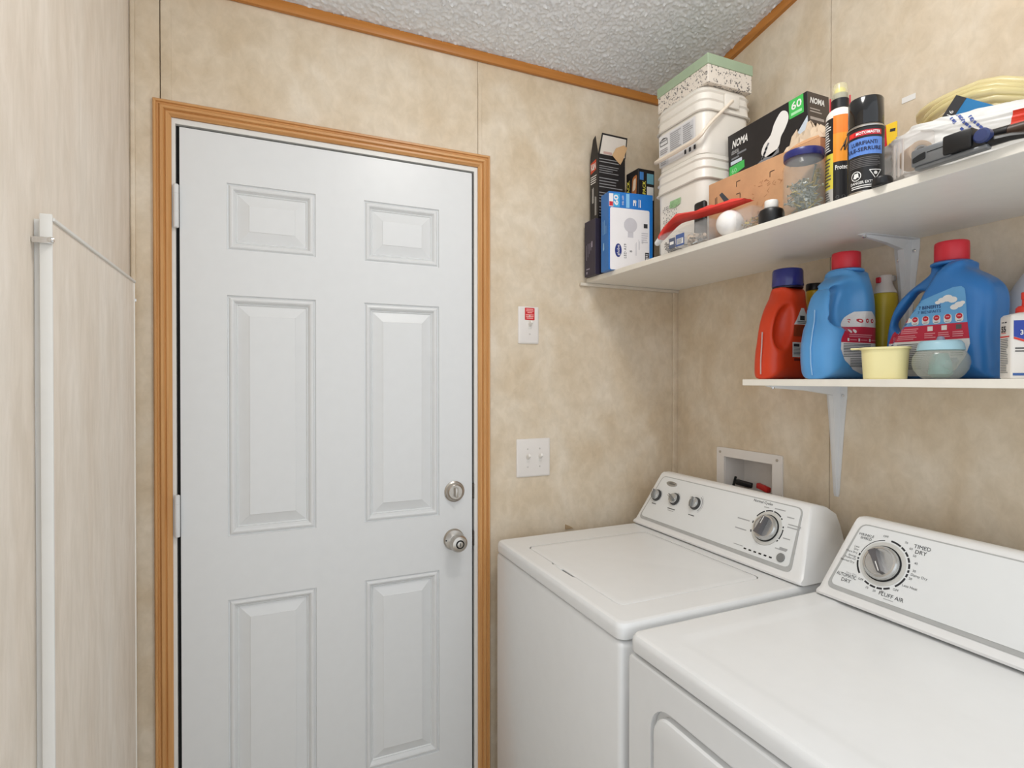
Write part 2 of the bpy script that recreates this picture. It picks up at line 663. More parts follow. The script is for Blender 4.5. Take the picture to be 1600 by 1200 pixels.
mb.add(vv, ff)
mb.build('popcorn_texture', M_POP, ceiling, smooth=60)
M_POPF = mat('popcorn_plaster_plain', (228, 230, 232), 0.9, var=0.04, scale=90, bump=1.0, bscale=160)
mb = MB()
mb.add([(-0.4, 1.76, ceil_z(1.76) + 0.002), (1.5, 1.76, ceil_z(1.76) + 0.002), (1.5, -0.45, ceil_z(-0.45) + 0.002), (-0.4, -0.45, ceil_z(-0.45) + 0.002),
        (-0.4, 1.76, ceil_z(1.76) + 0.05), (1.5, 1.76, ceil_z(1.76) + 0.05), (1.5, -0.45, ceil_z(-0.45) + 0.05), (-0.4, -0.45, ceil_z(-0.45) + 0.05)],
       [(3, 2, 1, 0), (4, 5, 6, 7), (0, 1, 5, 4), (1, 2, 6, 5), (2, 3, 7, 6), (3, 0, 4, 7)])
mb.build('ceiling_board', M_POPF, ceiling, smooth=0)

# ------------------------------------------------------------ walls, each a row of wallboard panels
XW, XL, YB = 1.438, -0.3135, 1.69
FB = frame((0, YB, 0), (1, 0, 0), (0, 0, 1))        # back wall: u = X, v = Z, w into the room
FR = frame((XW, 0, 0), (0, -1, 0), (0, 0, 1))       # right wall: u = -Y
FL = frame((XL, 0, 0), (0, 1, 0), (0, 0, 1))        # left wall: u = Y

wb = struct('wall_back', (0.56, YB, 0))
top = 2.52
MB(FB).plate([(XL - 0.06, 0), (-0.247, 0), (-0.247, top), (XL - 0.06, top)], (), -0.06, 0).build('wall_panel', W_BACK, wb, smooth=0)
MB(FB).plate([(-0.245, 0), (-0.2225, 0), (-0.2225, 2.099), (0.6275, 2.099), (0.6275, top), (-0.245, top)], (), -0.06, 0).build('wall_panel', W_BACK, wb, smooth=0)
MB(FB).plate([(0.6285, 0), (1.5, 0), (1.5, top), (0.6285, top)], (), -0.06, 0).build('wall_panel', W_BACK, wb, smooth=0)
MB(FB).rbox(-0.2445, -0.221, 2.1, 2.45, 0, 0.002, 0.0008, 1).build('batten', W_BACK, wb)
MB(FB).rbox(0.629, 0.641, 2.1, 2.37, 0, 0.0025, 0.001, 1).build('batten', W_BACK, wb)
MB(FB).rbox(1.414, 1.438, 0, 2.45, 0, 0.006, 0.002, 2).build('corner_batten', W_BACK, wb)
MB(FB).rbox(XL + 0.003, XL + 0.013, 0, 2.45, 0, 0.006, 0.002, 2).build('corner_batten', W_BACK, wb)

def slope(u):           # ceiling line on the right wall, u = -Y
    return ceil_z(-u) + 0.03
wr = struct('wall_right', (XW, 0.4, 0))
hole = [(-1.447, 0.955), (-1.245, 0.955), (-1.245, 1.157), (-1.447, 1.157)]
MB(FR).plate([(-1.76, 0), (-1.0613, 0), (-1.0613, slope(-1.0613)), (-1.76, slope(-1.76))], [hole], -0.06, 0).build('wall_panel', W_BACK, wr, smooth=0)
MB(FR).plate([(-1.0592, 0), (0.12, 0), (0.12, slope(0.12)), (-1.0592, slope(-1.0592))], (), -0.06, 0).build('wall_panel', W_BACK, wr, smooth=0)
MB(FR).box(-1.0613, -1.0592, 0, 2.55, -0.06, -0.004).build('seam_backing', mat('seam_brown', (110, 92, 66), 0.8), wr)

wl = struct('wall_left', (XL, 0.4, 0))
MB(FL).plate([(0.3, 0), (1.69, 0), (1.69, ceil_z(1.69) + 0.03), (0.3, ceil_z(0.3) + 0.03)], (), -0.06, 0).build('wall_panel', W_LEFT, wl, smooth=0)

# ------------------------------------------------------------ oak trim under the ceiling
t1 = struct('trim_1', (0.56, YB, 2.44))
MB(FB).rbox(XL, XW - 0.0005, 2.439, 2.469, 0, 0.014, 0.003, 2).build('crown_strip', M_CROWN_X, t1)
t2 = struct('trim_2', (XW, 0.4, 2.6))
MB(FR).plate([(-1.6755, ceil_z(1.6755) - 0.029), (0.115, ceil_z(-0.115) - 0.029), (0.115, ceil_z(-0.115) + 0.001), (-1.6755, ceil_z(1.6755) + 0.001)], (), 0, 0.014).build('crown_strip', M_CROWN_Y, t2, smooth=0)

# ------------------------------------------------------------ door with casing
prof = [(0, 0), (0, 0.008), (0.003, 0.012), (0.0075, 0.012), (0.0095, 0.0075), (0.0125, 0.0078), (0.017, 0.0140), (0.0235, 0.0142),
        (0.0265, 0.0085), (0.0295, 0.0115), (0.0345, 0.0115), (0.041, 0.006), (0.041, 0)]
t3 = struct('trim_3', (0.2, YB, 0))
xo, xi, zt = -0.262, 0.668, 2.140
mb = MB(FB)
mb.loft([[(xo + t, 0.0, h) for t, h in prof], [(xo + t, zt - t, h) for t, h in prof]])
mb.build('door_casing', M_OAK_V, t3, smooth=30, fix=True)
mb = MB(FB)
mb.loft([[(xi - t, 0.0, h) for t, h in prof], [(xi - t, zt - t, h) for t, h in prof]])
mb.build('door_casing', M_OAK_V, t3, smooth=30, fix=True)
mb = MB(FB)
mb.loft([[(xo + t + 0.0003, zt - t, h) for t, h in prof], [(xi - t - 0.0003, zt - t, h) for t, h in prof]])
mb.build('door_casing', M_OAK_X, t3, smooth=30, fix=True)

door = struct('door_1', (0.2, YB, 0))
mb = MB(FB)
for a in ((-0.2222, -0.2125, 0, 2.0985), (0.6155, 0.627, 0, 2.0985), (-0.2125, 0.6155, 2.0845, 2.0985)):
    mb.box(a[0], a[1], a[2], a[3], -0.11, 0.001)
mb.build('jamb', M_JAMB, door, smooth=0)
mb = MB(FB)
for a in ((-0.2124, -0.2046, 0, 2.0844), (0.6085, 0.6154, 0, 2.0844), (-0.2046, 0.6085, 2.0785, 2.0844)):
    mb.box(a[0], a[1], a[2], a[3], -0.10, -0.014)
mb.build('weatherstrip', M_DARK, door, smooth=0)
cols = [(-0.0935, 0.1335), (0.2695, 0.499)]
rows = [(1.767, 1.948), (0.990, 1.645), (0.245, 0.818)]
holes = [[(c[0], r[0]), (c[1], r[0]), (c[1], r[1]), (c[0], r[1])] for c in cols for r in rows]
MB(FB).plate([(-0.2035, 0.012), (0.608, 0.012), (0.608, 2.078), (-0.2035, 2.078)], holes, -0.044, 0.0).build('door_slab', M_DOOR, door, smooth=0)
pp = [(0, 0), (0.0012, -0.0050), (0.0035, -0.0052), (0.008, -0.0004), (0.012, 0.0006), (0.0155, -0.001), (0.0215, -0.0098), (0.0235, -0.0085), (0.0262, -0.0118), (0.0540, -0.0012), (0.0552, 0.0)]
for c in cols:
    for r in rows:
        loops = [[(c[0] + t, r[0] + t, h), (c[1] - t, r[0] + t, h), (c[1] - t, r[1] - t, h), (c[0] + t, r[1] - t, h)] for t, h in pp]
        MB(FB).loft(loops, False, True).build('raised_panel', M_DOOR, door, smooth=6)
for z0, z1 in ((1.812, 1.925), (1.005, 1.115)):
    mb = MB()
    hgt_ = z1 - z0
    A = np.array(place((-0.2105, 1.681, z0)))
    mb.lathe([(0.0055, 0), (0.0065, 0.002), (0.0065, hgt_ * 0.36), (0.0058, hgt_ * 0.365), (0.0065, hgt_ * 0.37), (0.0065, hgt_ * 0.78), (0.0058, hgt_ * 0.785),
              (0.0065, hgt_ * 0.79), (0.0065, hgt_ - 0.002), (0.0045, hgt_)], 16, M=A)
    mb.box(-0.0295 - 0.19, -0.0205 - 0.19, 1.686, 1.6888, z0 + 0.001, z1 - 0.001)
    mb.build('hinge', M_WHITEM, door)
FD = frame((0.546, YB, 0.910), (1, 0, 0), (0, 0, 1))
mb = MB(FD)
mb.lathe([(0.0335, 0), (0.0335, 0.004), (0.030, 0.0085), (0.018, 0.010), (0.0125, 0.013), (0.012, 0.026), (0.017, 0.031), (0.0245, 0.038), (0.0275, 0.047), (0.0268, 0.056), (0.0225, 0.063), (0.0165, 0.0655)], 36, close0=False)
kn = mb.build('door_knob', M_STEEL, door, label='round brushed nickel knob with a key slot')
mb = MB(FD)
mb.lathe([(0.0125, 0.0655), (0.0135, 0.066), (0.0125, 0.0662)], 24, close0=False, close1=False)
mb.lathe([(0.0135, 0.0649), (0.0135, 0.0662), (0.0105, 0.0662)], 24, 1, close0=False)
mb.lathe([(0.0092, 0.066), (0.0092, 0.0675), (0.008, 0.068)], 24, 0, close0=False)
mb.box(-0.001, 0.001, -0.005, 0.005, 0.068, 0.0683, 1)
mb.build('key_cylinder', [M_STEEL, M_DARK], kn)
MB(frame((0.519, YB - 0.009, 0.910), (1, 0, 0), (0, 0, 1))).lathe([(0.0022, -0.001), (0.0022, 0.0012)], 10).build('set_screw', M_DARK, kn)
FD2 = frame((0.548, YB, 1.062), (1, 0, 0), (0, 0, 1))
mb = MB(FD2)
mb.lathe([(0.0325, 0), (0.0325, 0.005), (0.029, 0.0075), (0.0285, 0.009), (0.0265, 0.0145), (0.0225, 0.0175), (0.0215, 0.0165), (0.008, 0.0165)], 36, close0=False)
db = mb.build('deadbolt', M_STEEL, door)
mb = MB(FD2)
mb.rbox(-0.0045, 0.0045, -0.0155, 0.0155, 0.0165, 0.031, 0.003, 2)
mb.build('thumb_turn', M_STEEL, db)
for z in (0.905, 1.058):
    MB(FB).rbox(0.6105, 0.6165, z - 0.024, z + 0.024, -0.006, 0.0014, 0.001, 1).build('strike_plate', mat('dark_steel', (96, 90, 84), 0.4, 0.8, var=0.2, scale=200), door)

# ------------------------------------------------------------ closet access panel on the left wall
ap = thing('access_panel', 'tall wall-coloured access panel with white edging on the left wall', 'panel', (-0.30, 1.32, 0.02))
MB().box(-0.303, -0.291, 1.0405, 1.615, 0.02, 1.656).build('board', W_LEFT, ap, smooth=0)
MB().rbox(-0.3045, -0.289, 1.036, 1.0405, 0.02, 1.662, 0.0015, 2).build('edge_strip', M_JAMB, ap, label='wide white strip down the near edge')
MB().rbox(-0.3035, -0.2875, 1.0405, 1.6165, 1.652, 1.658, 0.001, 1).build('top_strip', M_JAMB, ap)
MB().rbox(-0.3035, -0.2893, 1.610, 1.6165, 0.02, 1.652, 0.001, 1).build('far_strip', M_MEL, ap)
MB().box(-0.3133, -0.3035, 1.046, 1.062, 0.02, 1.655).build('mounting_strip', M_JAMB, ap, smooth=0)
mb = MB()
mb.rbox(-0.3125, -0.2865, 1.031, 1.0358, 1.617, 1.6265, 0.0015, 2)
mb.lathe([(0.004, 0), (0.0045, 0.004), (0.002, 0.006)], 12, M=frame((-0.2885, 1.031, 1.6215), (1, 0, 0), (0, 0, 1)))
mb.build('latch', M_CHROME, ap)
mb = MB(frame((-0.2945, 1.617, 1.611), (0, 0, 1), (1, 0, 0), (0, 1, 0)))
mb.lathe([(0.003, 0), (0.003, 0.007), (0.0062, 0.0075), (0.005, 0.0105)], 14)
mb.build('screw', M_CHROME, ap)

# ------------------------------------------------------------ switch plates
def switch_plate(name, label, x0, x1, z0, z1, toggles, up=True):
    t = thing(name, label, 'switch', ((x0 + x1) / 2, YB, z0), None)
    mb = MB(FB)
    loops = []
    for q, h in ((0, 0.0), (0, 0.003), (0.003, 0.0055), (0.006, 0.0062)):
        loops.append(ell3(rrect(x0 + q, x1 - q, z0 + q, z1 - q, 0.004, 3), h))
    mb.loft(loops, False, True)
    mb.build('plate', mat('switch_plastic', (228, 222, 216), 0.3, var=0.01), t)
    for tx in toggles:
        zc = (z0 + z1) / 2
        mb = MB(FB)
        mb.rbox(tx - 0.0055, tx + 0.0055, zc - 0.012, zc + 0.012, 0.0062, 0.0075, 0.001, 1)
        T = np.array(Matrix.Translation((tx, zc, 0.006)) @ Matrix.Rotation(math.radians(-32), 4, 'X'))
        mb.rbox(-0.0046, 0.0046, -0.0055, 0.0055, 0, 0.021, 0.002, 2, M=T)
        mb.build('toggle', mat('toggle_plastic', (234, 230, 224), 0.25, var=0.01), t)
        for dz in (-0.030, 0.030):
            MB(frame((tx, YB - 0.0062, zc + dz), (1, 0, 0), (0, 0, 1))).lathe([(0.003, -0.0005), (0.003, 0.0008), (0.002, 0.0014)], 12).build('screw', mat('painted_screw', (205, 200, 194), 0.4), t)
    return t
s1 = switch_plate('light_switch', 'single white switch plate with a red warning sticker', 0.770, 0.846, 1.537, 1.661, [0.811])
pr = Print(flat_fn(frame((0.811, YB - 0.0064, 1.599), (1, 0, 0), (0, 0, 1))), 0.0003)
pr.poly(rrect(-0.018, 0.018, 0.017, 0.058, 0.002, 2), 0)
for k, (w_, a) in enumerate(((0.026, 0.053), (0.028, 0.0475), (0.018, 0.042), (0.029, 0.0345), (0.028, 0.029), (0.024, 0.0235))):
    pr.rect(-w_ / 2, w_ / 2, a - 0.0014, a + 0.0014, 1, 1)
pr.build('warning_sticker', [mat('sticker_red', (205, 46, 52), 0.45), mat('sticker_pink', (240, 170, 165), 0.5)], s1)
switch_plate('light_switch', 'double white switch plate with two toggles beside the oak door casing', 0.764, 0.889, 1.090, 1.218, [0.8035, 0.849])

# small dent in the wallboard behind the washer
MB(FB).plate([(0.950, 0.898), (0.982, 0.898), (0.966, 0.908), (0.951, 0.9145)], (), 0.0, 0.004).build('torn_flap', mat('torn_board', (178, 152, 118), 0.8, var=0.1), wb, smooth=0)
# paper scrap stuck on the right wall
sc = MB(frame((XW, 0.855, 2.103), (0, -0.98, -0.02), (0, -0.02, 0.98), (-1, 0, 0)))
sc.rbox(-0.016, 0.016, -0.008, 0.006, 0.0003, 0.0012, 0.0003, 1)
tag(sc.build('paper_tag', M_WINK, None, (XW, 0.855, 2.103)), 'small blank white paper tag stuck on the wall above the yellow coil', 'paper')

# ------------------------------------------------------------ laundry outlet box
ob = thing('outlet_box', 'white recessed laundry outlet box with valves in the wall behind the washer', 'outlet box', (XW, 1.345, 0.925))
outer = rrect(-1.478, -1.211, 0.925, 1.185, 0.006, 3)
MB(FR).plate(outer, [[(-1.445, 0.957), (-1.247, 0.957), (-1.247, 1.155), (-1.445, 1.155)]], 0.0003, 0.006).build('flange', mat('box_plastic', (232, 226, 220), 0.35, var=0.01), ob, smooth=0)
mb = MB(FR)
x0, x1, z0, z1 = -1.4465, -1.2455, 0.9555, 1.1565
mb.box(x0, x0 + 0.003, z0, z1, -0.085, 0)
mb.box(x1 - 0.003, x1, z0, z1, -0.085, 0)
mb.box(x0 + 0.003, x1 - 0.003, z0, z0 + 0.003, -0.085, 0)
mb.box(x0 + 0.003, x1 - 0.003, z1 - 0.003, z1, -0.085, 0)
mb.box(x0, x1, z0, z1, -0.088, -0.085)
mb.build('recess', MATS['box_plastic'], ob, smooth=0)
for sy in (-1.462, -1.229):
    MB(frame((XW - 0.006, -sy, 1.169), (0, -1, 0), (0, 0, 1), (-1, 0, 0))).lathe([(0.0045, 0), (0.0045, 0.0012), (0.002, 0.002)], 14).build('screw', M_STEEL, ob)
def valve(y, handle_mat, nm, dx):
    mb = MB()
    x = XW + 0.045
    mb.lathe([(0.011, 0.0), (0.011, 0.06), (0.014, 0.062), (0.014, 0.08), (0.008, 0.084), (0.008, 0.098)], 16, M=place((x, y, 0.9595)))
    v = mb.build('valve', M_STEEL, ob)
    mb = MB()
    mb.rbox(-0.008, 0.008, -0.028, 0.028, 0, 0.018, 0.004, 2, M=place((x - 0.012, y, 1.058), dx, 0.12))
    mb.build('lever', handle_mat, v, label=nm)
valve(1.395, M_BLACK, 'black lever', 0.3)
valve(1.315, mat('valve_red', (196, 40, 36), 0.4), 'red lever', -0.2)
MB().tube([(XW + 0.02, 1.43, 0.96), (XW + 0.02, 1.43, 1.05), (XW + 0.028, 1.425, 1.087)], 0.004, 8).build('hose_bib', M_DARK, ob)
# ------------------------------------------------------------ washer and dryer
XF, ZT = 0.664, 0.912
SLOPE = np.array([0.090, 0, 0.178])
CL = float(np.linalg.norm(SLOPE))
def console_frame(y):
    """u to the viewer's right (-Y), v up the sloping face, w out of it"""
    return frame((1.185, y, 0.912), (0, -1, 0), SLOPE / CL)

def top_panel(parent, y0, y1, hole=None, dish=None):
    mb = MB()
    x0, x1 = XF, 1.378
    loops = []
    for q, z in ((0.004, 0.8765), (0.0005, 0.879), (0, 0.884), (0, 0.899), (0.0015, 0.9055), (0.005, 0.910), (0.010, 0.9117), (0.014, 0.912)):
        loops.append(ell3(rrect(x0 + q, x1 - q, y0 + q, y1 - q, 0.022 - q * 0.4, 5), z))
    if hole:
        mb.loft(loops, True, False)
        mb.plate([(p[0], p[1]) for p in loops[-1]], [hole], 0.909, 0.912, bottom=False)
    else:
        for q, z, r in dish:
            loops.append(ell3(rrect(x0 + q, x1 - 0.02 - q * 0.2, y0 + q, y1 - q, r, 5), z))
        mb.loft(loops, True, True)
    return mb.build('top_panel', M_WHITE, parent, smooth=30)

def console(parent, y0, y1, e=0.043):
    cs = [(1.189, 0.9145), (1.1835, 0.9165), (1.1825, 0.922), (1.1850, 0.9250)]
    for t in (0.1, 0.3, 0.5, 0.7, 0.9, 0.955):
        cs.append((1.185 + 0.09 * t, 0.912 + 0.178 * t))
    cs += [(1.276, 1.0895), (1.283, 1.0935), (1.30, 1.094), (1.335, 1.086), (1.366, 1.066), (1.372, 1.04), (1.376, 0.9145)]
    cx, cz = 1.29, 0.985
    loops = []
    for s, k in ((0.955, 0.0), (0.99, 0.004), (1.0, 0.013)):
        loops.append([(cx + (x - cx) * s, y0 + e * (z - 0.912) / 0.178 + k, 0.9145 + (z - 0.9145) * s) for x, z in cs])
    for s, k in ((1.0, 0.013), (0.99, 0.004), (0.955, 0.0)):
        loops.append([(cx + (x - cx) * s, y1 - e * (z - 0.912) / 0.178 - k, 0.9145 + (z - 0.9145) * s) for x, z in cs])
    mb = MB()
    mb.loft(loops)
    return mb.build('console', mat('console_plastic', (234, 233, 231), 0.28, var=0.008), parent, smooth=40, fix=True)

def insert(con, pts, inner):
    mb = MB(console_frame(0))
    mb.plate(rpoly([(-y, v) for y, v in pts], 0.018), (), 0.0, 0.0016, 0)
    mb.plate(rpoly([(-y, v) for y, v in inner], 0.015), (), 0.0016, 0.0026, 1)
    return mb.build('control_panel', [mat('console_frame_grey', (178, 178, 176), 0.35), mat('control_panel_white', (230, 231, 230), 0.25, var=0.006)], con, smooth=0)

def small_knob(con, y, v, ang):
    F = console_frame(y) @ np.array(Matrix.Translation((0, v, 0.0026)) @ Matrix.Rotation(math.radians(ang), 4, 'Z'))
    mb = MB(F)
    mb.lathe([(0.0205, 0), (0.0205, 0.004), (0.0185, 0.0075), (0.0165, 0.008)], 28, 0, close0=False, close1=False)
    mb.lathe([(0.0165, 0.008), (0.0155, 0.014), (0.0145, 0.0155), (0.006, 0.016)], 28, 1)
    mb.rbox(-0.0042, 0.0042, -0.0160, 0.0160, 0.012, 0.024, 0.002, 2, 3)
    mb.rbox(-0.0012, 0.0012, 0.006, 0.0155, 0.0238, 0.0244, 0.0002, 1, 2)
    return mb.build('knob', [mat('knob_grey', (64, 64, 64), 0.35), mat('knob_silver', (196, 196, 194), 0.25, 0.5), M_WINK, mat('knob_grip', (136, 136, 134), 0.3, 0.4)], con)

def dial(con, y, v, ang, r=0.036, s=1.0):
    F = console_frame(y) @ np.array(Matrix.Translation((0, v, 0.0026)) @ Matrix.Rotation(math.radians(ang), 4, 'Z'))
    mb = MB(F)
    mb.lathe([(r + 0.010, 0), (r + 0.0095, 0.0012), (r + 0.001, 0.0014)], 48, 3, close0=False, close1=False)
    mb.lathe([(r + 0.001, 0.0014), (r + 0.001, 0.003), (r - 0.0012, 0.004)], 48, 2, close0=False, close1=False)
    mb.lathe([(r - 0.0012, 0.003), (r - 0.002, 0.011), (r - 0.005, 0.0145), (r - 0.009, 0.0155), (r - 0.0095, 0.0145), (r - 0.020, 0.014)], 48, 1, close0=False)
    # grip bar, waisted like a bow
    P = [(-0.0085, -0.024), (-0.006, -0.008), (-0.0055, 0.01), (-0.004, 0.0265), (0.004, 0.0265), (0.0055, 0.01), (0.006, -0.008), (0.0085, -0.024)]
    mb.plate(P[::-1], (), 0.012, 0.030, 0)
    mb.rbox(-0.0011, 0.0011, 0.004, 0.0255, 0.0299, 0.0305, 0.0002, 1, 4)
    return mb.build('dial', [mat('dial_grip', (104, 102, 104), 0.3, 0.4), mat('dial_silver', (196, 196, 194), 0.22, 0.75), M_DARK,
                             mat('dial_bezel', (214, 214, 210), 0.3, 0.3), M_WINK], con)

# ---- washer
wy0, wy1 = 0.950, 1.626
wa = thing('washing_machine', 'white top-loading washing machine with three small knobs and one big dial', 'washing machine', (1.02, 1.29, 0))
mb = MB()
mb.rbox(XF + 0.001, 1.372, wy0 + 0.002, wy1 - 0.002, 0.02, 0.8735, 0.012, 3)
mb.build('cabinet', M_WHITE, wa)
for x in (0.70, 1.33):
    for y in (wy0 + 0.05, wy1 - 0.05):
        MB().lathe([(0.018, 0), (0.018, 0.012), (0.008, 0.014), (0.008, 0.021)], 12, M=place((x, y, 0))).build('foot', M_BLACK, wa)
lx0, lx1, ly0, ly1 = 0.724, 1.150, 1.036, 1.512
g = 0.0024
hole = [p for p in rrect(lx0 - g, lx1 + g, ly0 - g, ly1 + g, 0.02, 4)]
# finger notch cut in front of the lid: walk the outline and push the front edge out
out = []
for i, p in enumerate(hole):
    out.append(p)
    q = hole[(i + 1) % len(hole)]
    if abs(p[0] - (lx0 - g)) < 1e-6 and abs(q[0] - (lx0 - g)) < 1e-6 and p[1] > q[1]:
        out += [(lx0 - g, 1.358), (lx0 - 0.007, 1.345), (lx0 - 0.009, 1.30), (lx0 - 0.007, 1.24), (lx0 - g, 1.228)]
top_panel(wa, wy0, wy1, hole=out)
mb = MB()
mb.loft([ell3(rrect(lx0 + q, lx1 - q, ly0 + q, ly1 - q, 0.019, 4), z) for q, z in ((0, 0.902), (0, 0.9105), (0.001, 0.9118), (0.003, 0.9122), (0.02, 0.9122), (0.035, 0.9113))])
lid = mb.build('lid', M_WHITE, wa, smooth=30)
mb = MB()
mb.rbox(lx0 - 0.0055, lx0 + 0.002, 1.30, 1.348, 0.9055, 0.9112, 0.002, 2)
mb.build('finger_lip', M_WHITE, lid)
MB().box(lx0 - 0.0145, lx1 + 0.004, ly0 - 0.004, ly1 + 0.004, 0.8945, 0.8955).build('lid_gap_shade', M_DARK, wa, smooth=0)  # dark sheet under the lid, standing in for shade in its gap
con = console(wa, 0.946, 1.624)
insert(con, [(1.602, 0.026), (0.984, 0.024), (1.008, 0.192), (1.560, 0.190)], [(1.594, 0.0345), (0.994, 0.034), (1.0115, 0.189), (1.5565, 0.187)])
small_knob(con, 1.552, 0.117, 20)
small_knob(con, 1.463, 0.121, 62)
small_knob(con, 1.369, 0.126, 10)
dial(con, 1.092, 0.115, -12, 0.0365)
pr = Print(flat_fn(console_frame(0) @ np.array(Matrix.Translation((0, 0, 0.0026)))), 0.0003)
for k, w_ in ((1.552, 0.022), (1.463, 0.036), (1.369, 0.026)):
    pr.rect(-k - w_ / 2, -k + w_ / 2, 0.0855, 0.0885, 0)
pr.rect(-1.463 - 0.014, -1.463 + 0.014, 0.0795, 0.0815, 3)
pr.arc(-1.552, 0.117, 0.0225, 0.0235, -40, 60, 0)
pr.arc(-1.463, 0.121, 0.0225, 0.0235, -50, 80, 0)
pr.arc(-1.369, 0.126, 0.026, 0.029, -50, 60, 3)
pr.arc(-1.369, 0.126, 0.0325, 0.0335, -50, 60, 3)
dy, dv = -1.092, 0.115
for a0, a1, m in ((150, 118, 1), (114, 88, 1), (84, 52, 1), (48, 42, 1), (20, 14, 1), (10, -22, 1), (-26, -32, 1), (176, 168, 1), (206, 198, 1)):
    pr.arc(dy, dv, 0.0475, 0.051, a0, a1, m)
pr.arc(dy, dv, 0.0465, 0.0473, 200, 330, 3, n=20)
pr.text('Normal Cycles', dy - 0.070, dv + 0.0635, 0.0080, 1, w=0.064)
for u, v, w_ in ((-0.030, 0.0555, 0.016), (0.004, 0.058, 0.034), (0.048, 0.044, 0.022), (0.058, 0.026, 0.038), (0.058, 0.0185, 0.034), (0.056, -0.012, 0.022), (0.044, -0.043, 0.034)):
    pr.rect(dy + u, dy + u + w_, dv + v - 0.0014, dv + v + 0.0014, 3)
for v, w_ in ((0.006, 0.043), (-0.022, 0.040)):
    pr.rect(dy - 0.06 - w_, dy - 0.06, dv + v - 0.0016, dv + v + 0.0016, 3)
for k in range(6):
    y = 1.136 - k * 0.0168
    pr.rect(-y - 0.0045, -y + 0.0045, 0.0425, 0.0465, 2)
pr.rect(-1.178, -1.146, 0.0475, 0.0495, 3)
pr.rect(-1.036, -1.012, 0.0735, 0.0785, 3)
pr.build('label_print', [M_INK, M_DINK, M_BLACK, mat('pale_ink', (168, 168, 168), 0.5)], con)
MB(console_frame(1.0225) @ np.array(Matrix.Translation((0, 0.0525, 0.0026)))).lathe([(0.0115, -0.001), (0.0115, 0.003), (0.0105, 0.004), (0.004, 0.0042)], 24).build('start_button', M_GREY, con)
mb = MB(console_frame(1.503) @ np.array(Matrix.Translation((0, 0.180 - 0.012, 0.0026))))
mb.loft([ell3(circ(0, 0, 0.026 - q, 28, 0.0085 - q), z) for q, z in ((0, -0.001), (0, 0.0012), (0.001, 0.002), (0.002, 0.002))], False, True)
em = mb.build('emblem', mat('emblem_silver', (176, 176, 174), 0.25, 0.7), con)
pr = Print(flat_fn(console_frame(1.503) @ np.array(Matrix.Translation((0, 0.168, 0.0047)))), 0.0002)
pr.text('Whirlpool', 0, -0.002, 0.0055, 0, align='c', w=0.032)
pr.arc(0, -0.012, 0.0165, 0.0172, 50, 130, 0, n=8)
pr.build('lettering', [M_DINK], em)

# ---- dryer
dy0, dy1 = 0.185, 0.924
dr = thing('dryer', 'white clothes dryer with a single large dial, in front of the washing machine', 'dryer', (1.02, 0.55, 0))
MB().rbox(XF + 0.013, 1.372, dy0 + 0.002, dy1 - 0.001, 0.02, 0.8705, 0.006, 2).build('cabinet', M_WHITE, dr)
FF = frame((XF + 0.0125, 0, 0), (0, -1, 0), (0, 0, 1))
mb = MB(FF)
loops = [ell3(rrect(-(dy1 + 0.0005) + q, -dy0 - q, 0.03 + q, 0.8705 - q, 0.012, 4), z) for q, z in ((0, 0), (0, 0.0065), (0.0015, 0.0102), (0.005, 0.012))]
mb.loft(loops, False, False)
dh = rrect(-0.853, -0.275, 0.20, 0.811, 0.055, 7)
mb.plate([(p[0], p[1]) for p in loops[-1]], [dh], 0.0, 0.012, bottom=False)
mb.build('front_panel', M_WHITE, dr, smooth=30)
mb = MB(FF)
mb.loft([ell3(rrect(-0.853 + q, -0.275 - q, 0.20 + q, 0.811 - q, 0.055 - q, 7), z) for q, z in ((0.012, 0.0), (0.012, 0.012), (0.015, 0.0165), (0.022, 0.018))], False, True)
mb.build('door', M_WHITE, dr, smooth=30)
top_panel(dr, dy0, dy1, dish=[(0.055, 0.912, 0.03), (0.066, 0.9117, 0.035), (0.076, 0.9095, 0.035), (0.09, 0.909, 0.035)])
con = console(dr, 0.190, 0.910, 0.036)
insert(con, [(0.890, 0.026), (0.19, 0.024), (0.19, 0.192), (0.854, 0.190)], [(0.881, 0.0345), (0.2, 0.034), (0.2, 0.189), (0.850, 0.187)])
dial(con, 0.783, 0.112, 214, 0.0385)
pr = Print(flat_fn(console_frame(0) @ np.array(Matrix.Translation((0, 0, 0.0026)))), 0.0003)
dy, dv = -0.783, 0.112
for a0, a1 in ((86, 62), (59, 48), (45, 34), (31, 20), (17, 6), (3, -3), (-6, -14), (-17, -46), (-58, -72), (-75, -87), (-90, -103), (-106, -118), (-140, -172), (-175, -179), (176, 170)):
    pr.arc(dy, dv, 0.0515, 0.0555, a0, a1, 1, n=6)
pr.arc(dy, dv, 0.0515, 0.053, 168, 100, 1, n=14)
for a in (84, -52, -128):
    pr.arc(dy, dv, 0.0435, 0.046, a + 4, a - 4, 1, 3, n=4)
pr.text('OFF', dy - 0.004, dv + 0.0585, 0.005, 0, align='r')
pr.text('WRINKLE', dy - 0.034, dv + 0.050, 0.006, 1, align='r')
pr.text('SHIELD', dy - 0.037, dv + 0.0425, 0.006, 1, align='r')
pr.text('TIMED', dy + 0.0665, dv + 0.052, 0.0085, 1, align='c')
pr.text('DRY', dy + 0.0665, dv + 0.041, 0.0085, 1, align='c')
for s, u, v in (('70', 0.031, 0.056), ('60', 0.043, 0.046), ('50', 0.0535, 0.033), ('40', 0.060, 0.0185), ('30', 0.061, 0.002), ('20', 0.058, -0.0155)):
    pr.text(s, dy + u, dv + v, 0.005, 0)
pr.text('Damp Dry', dy + 0.060, dv - 0.007, 0.0055, 0)
pr.text('Less Heat', dy + 0.050, dv - 0.033, 0.0055, 0)
pr.text('OFF', dy + 0.035, dv - 0.0475, 0.005, 0)
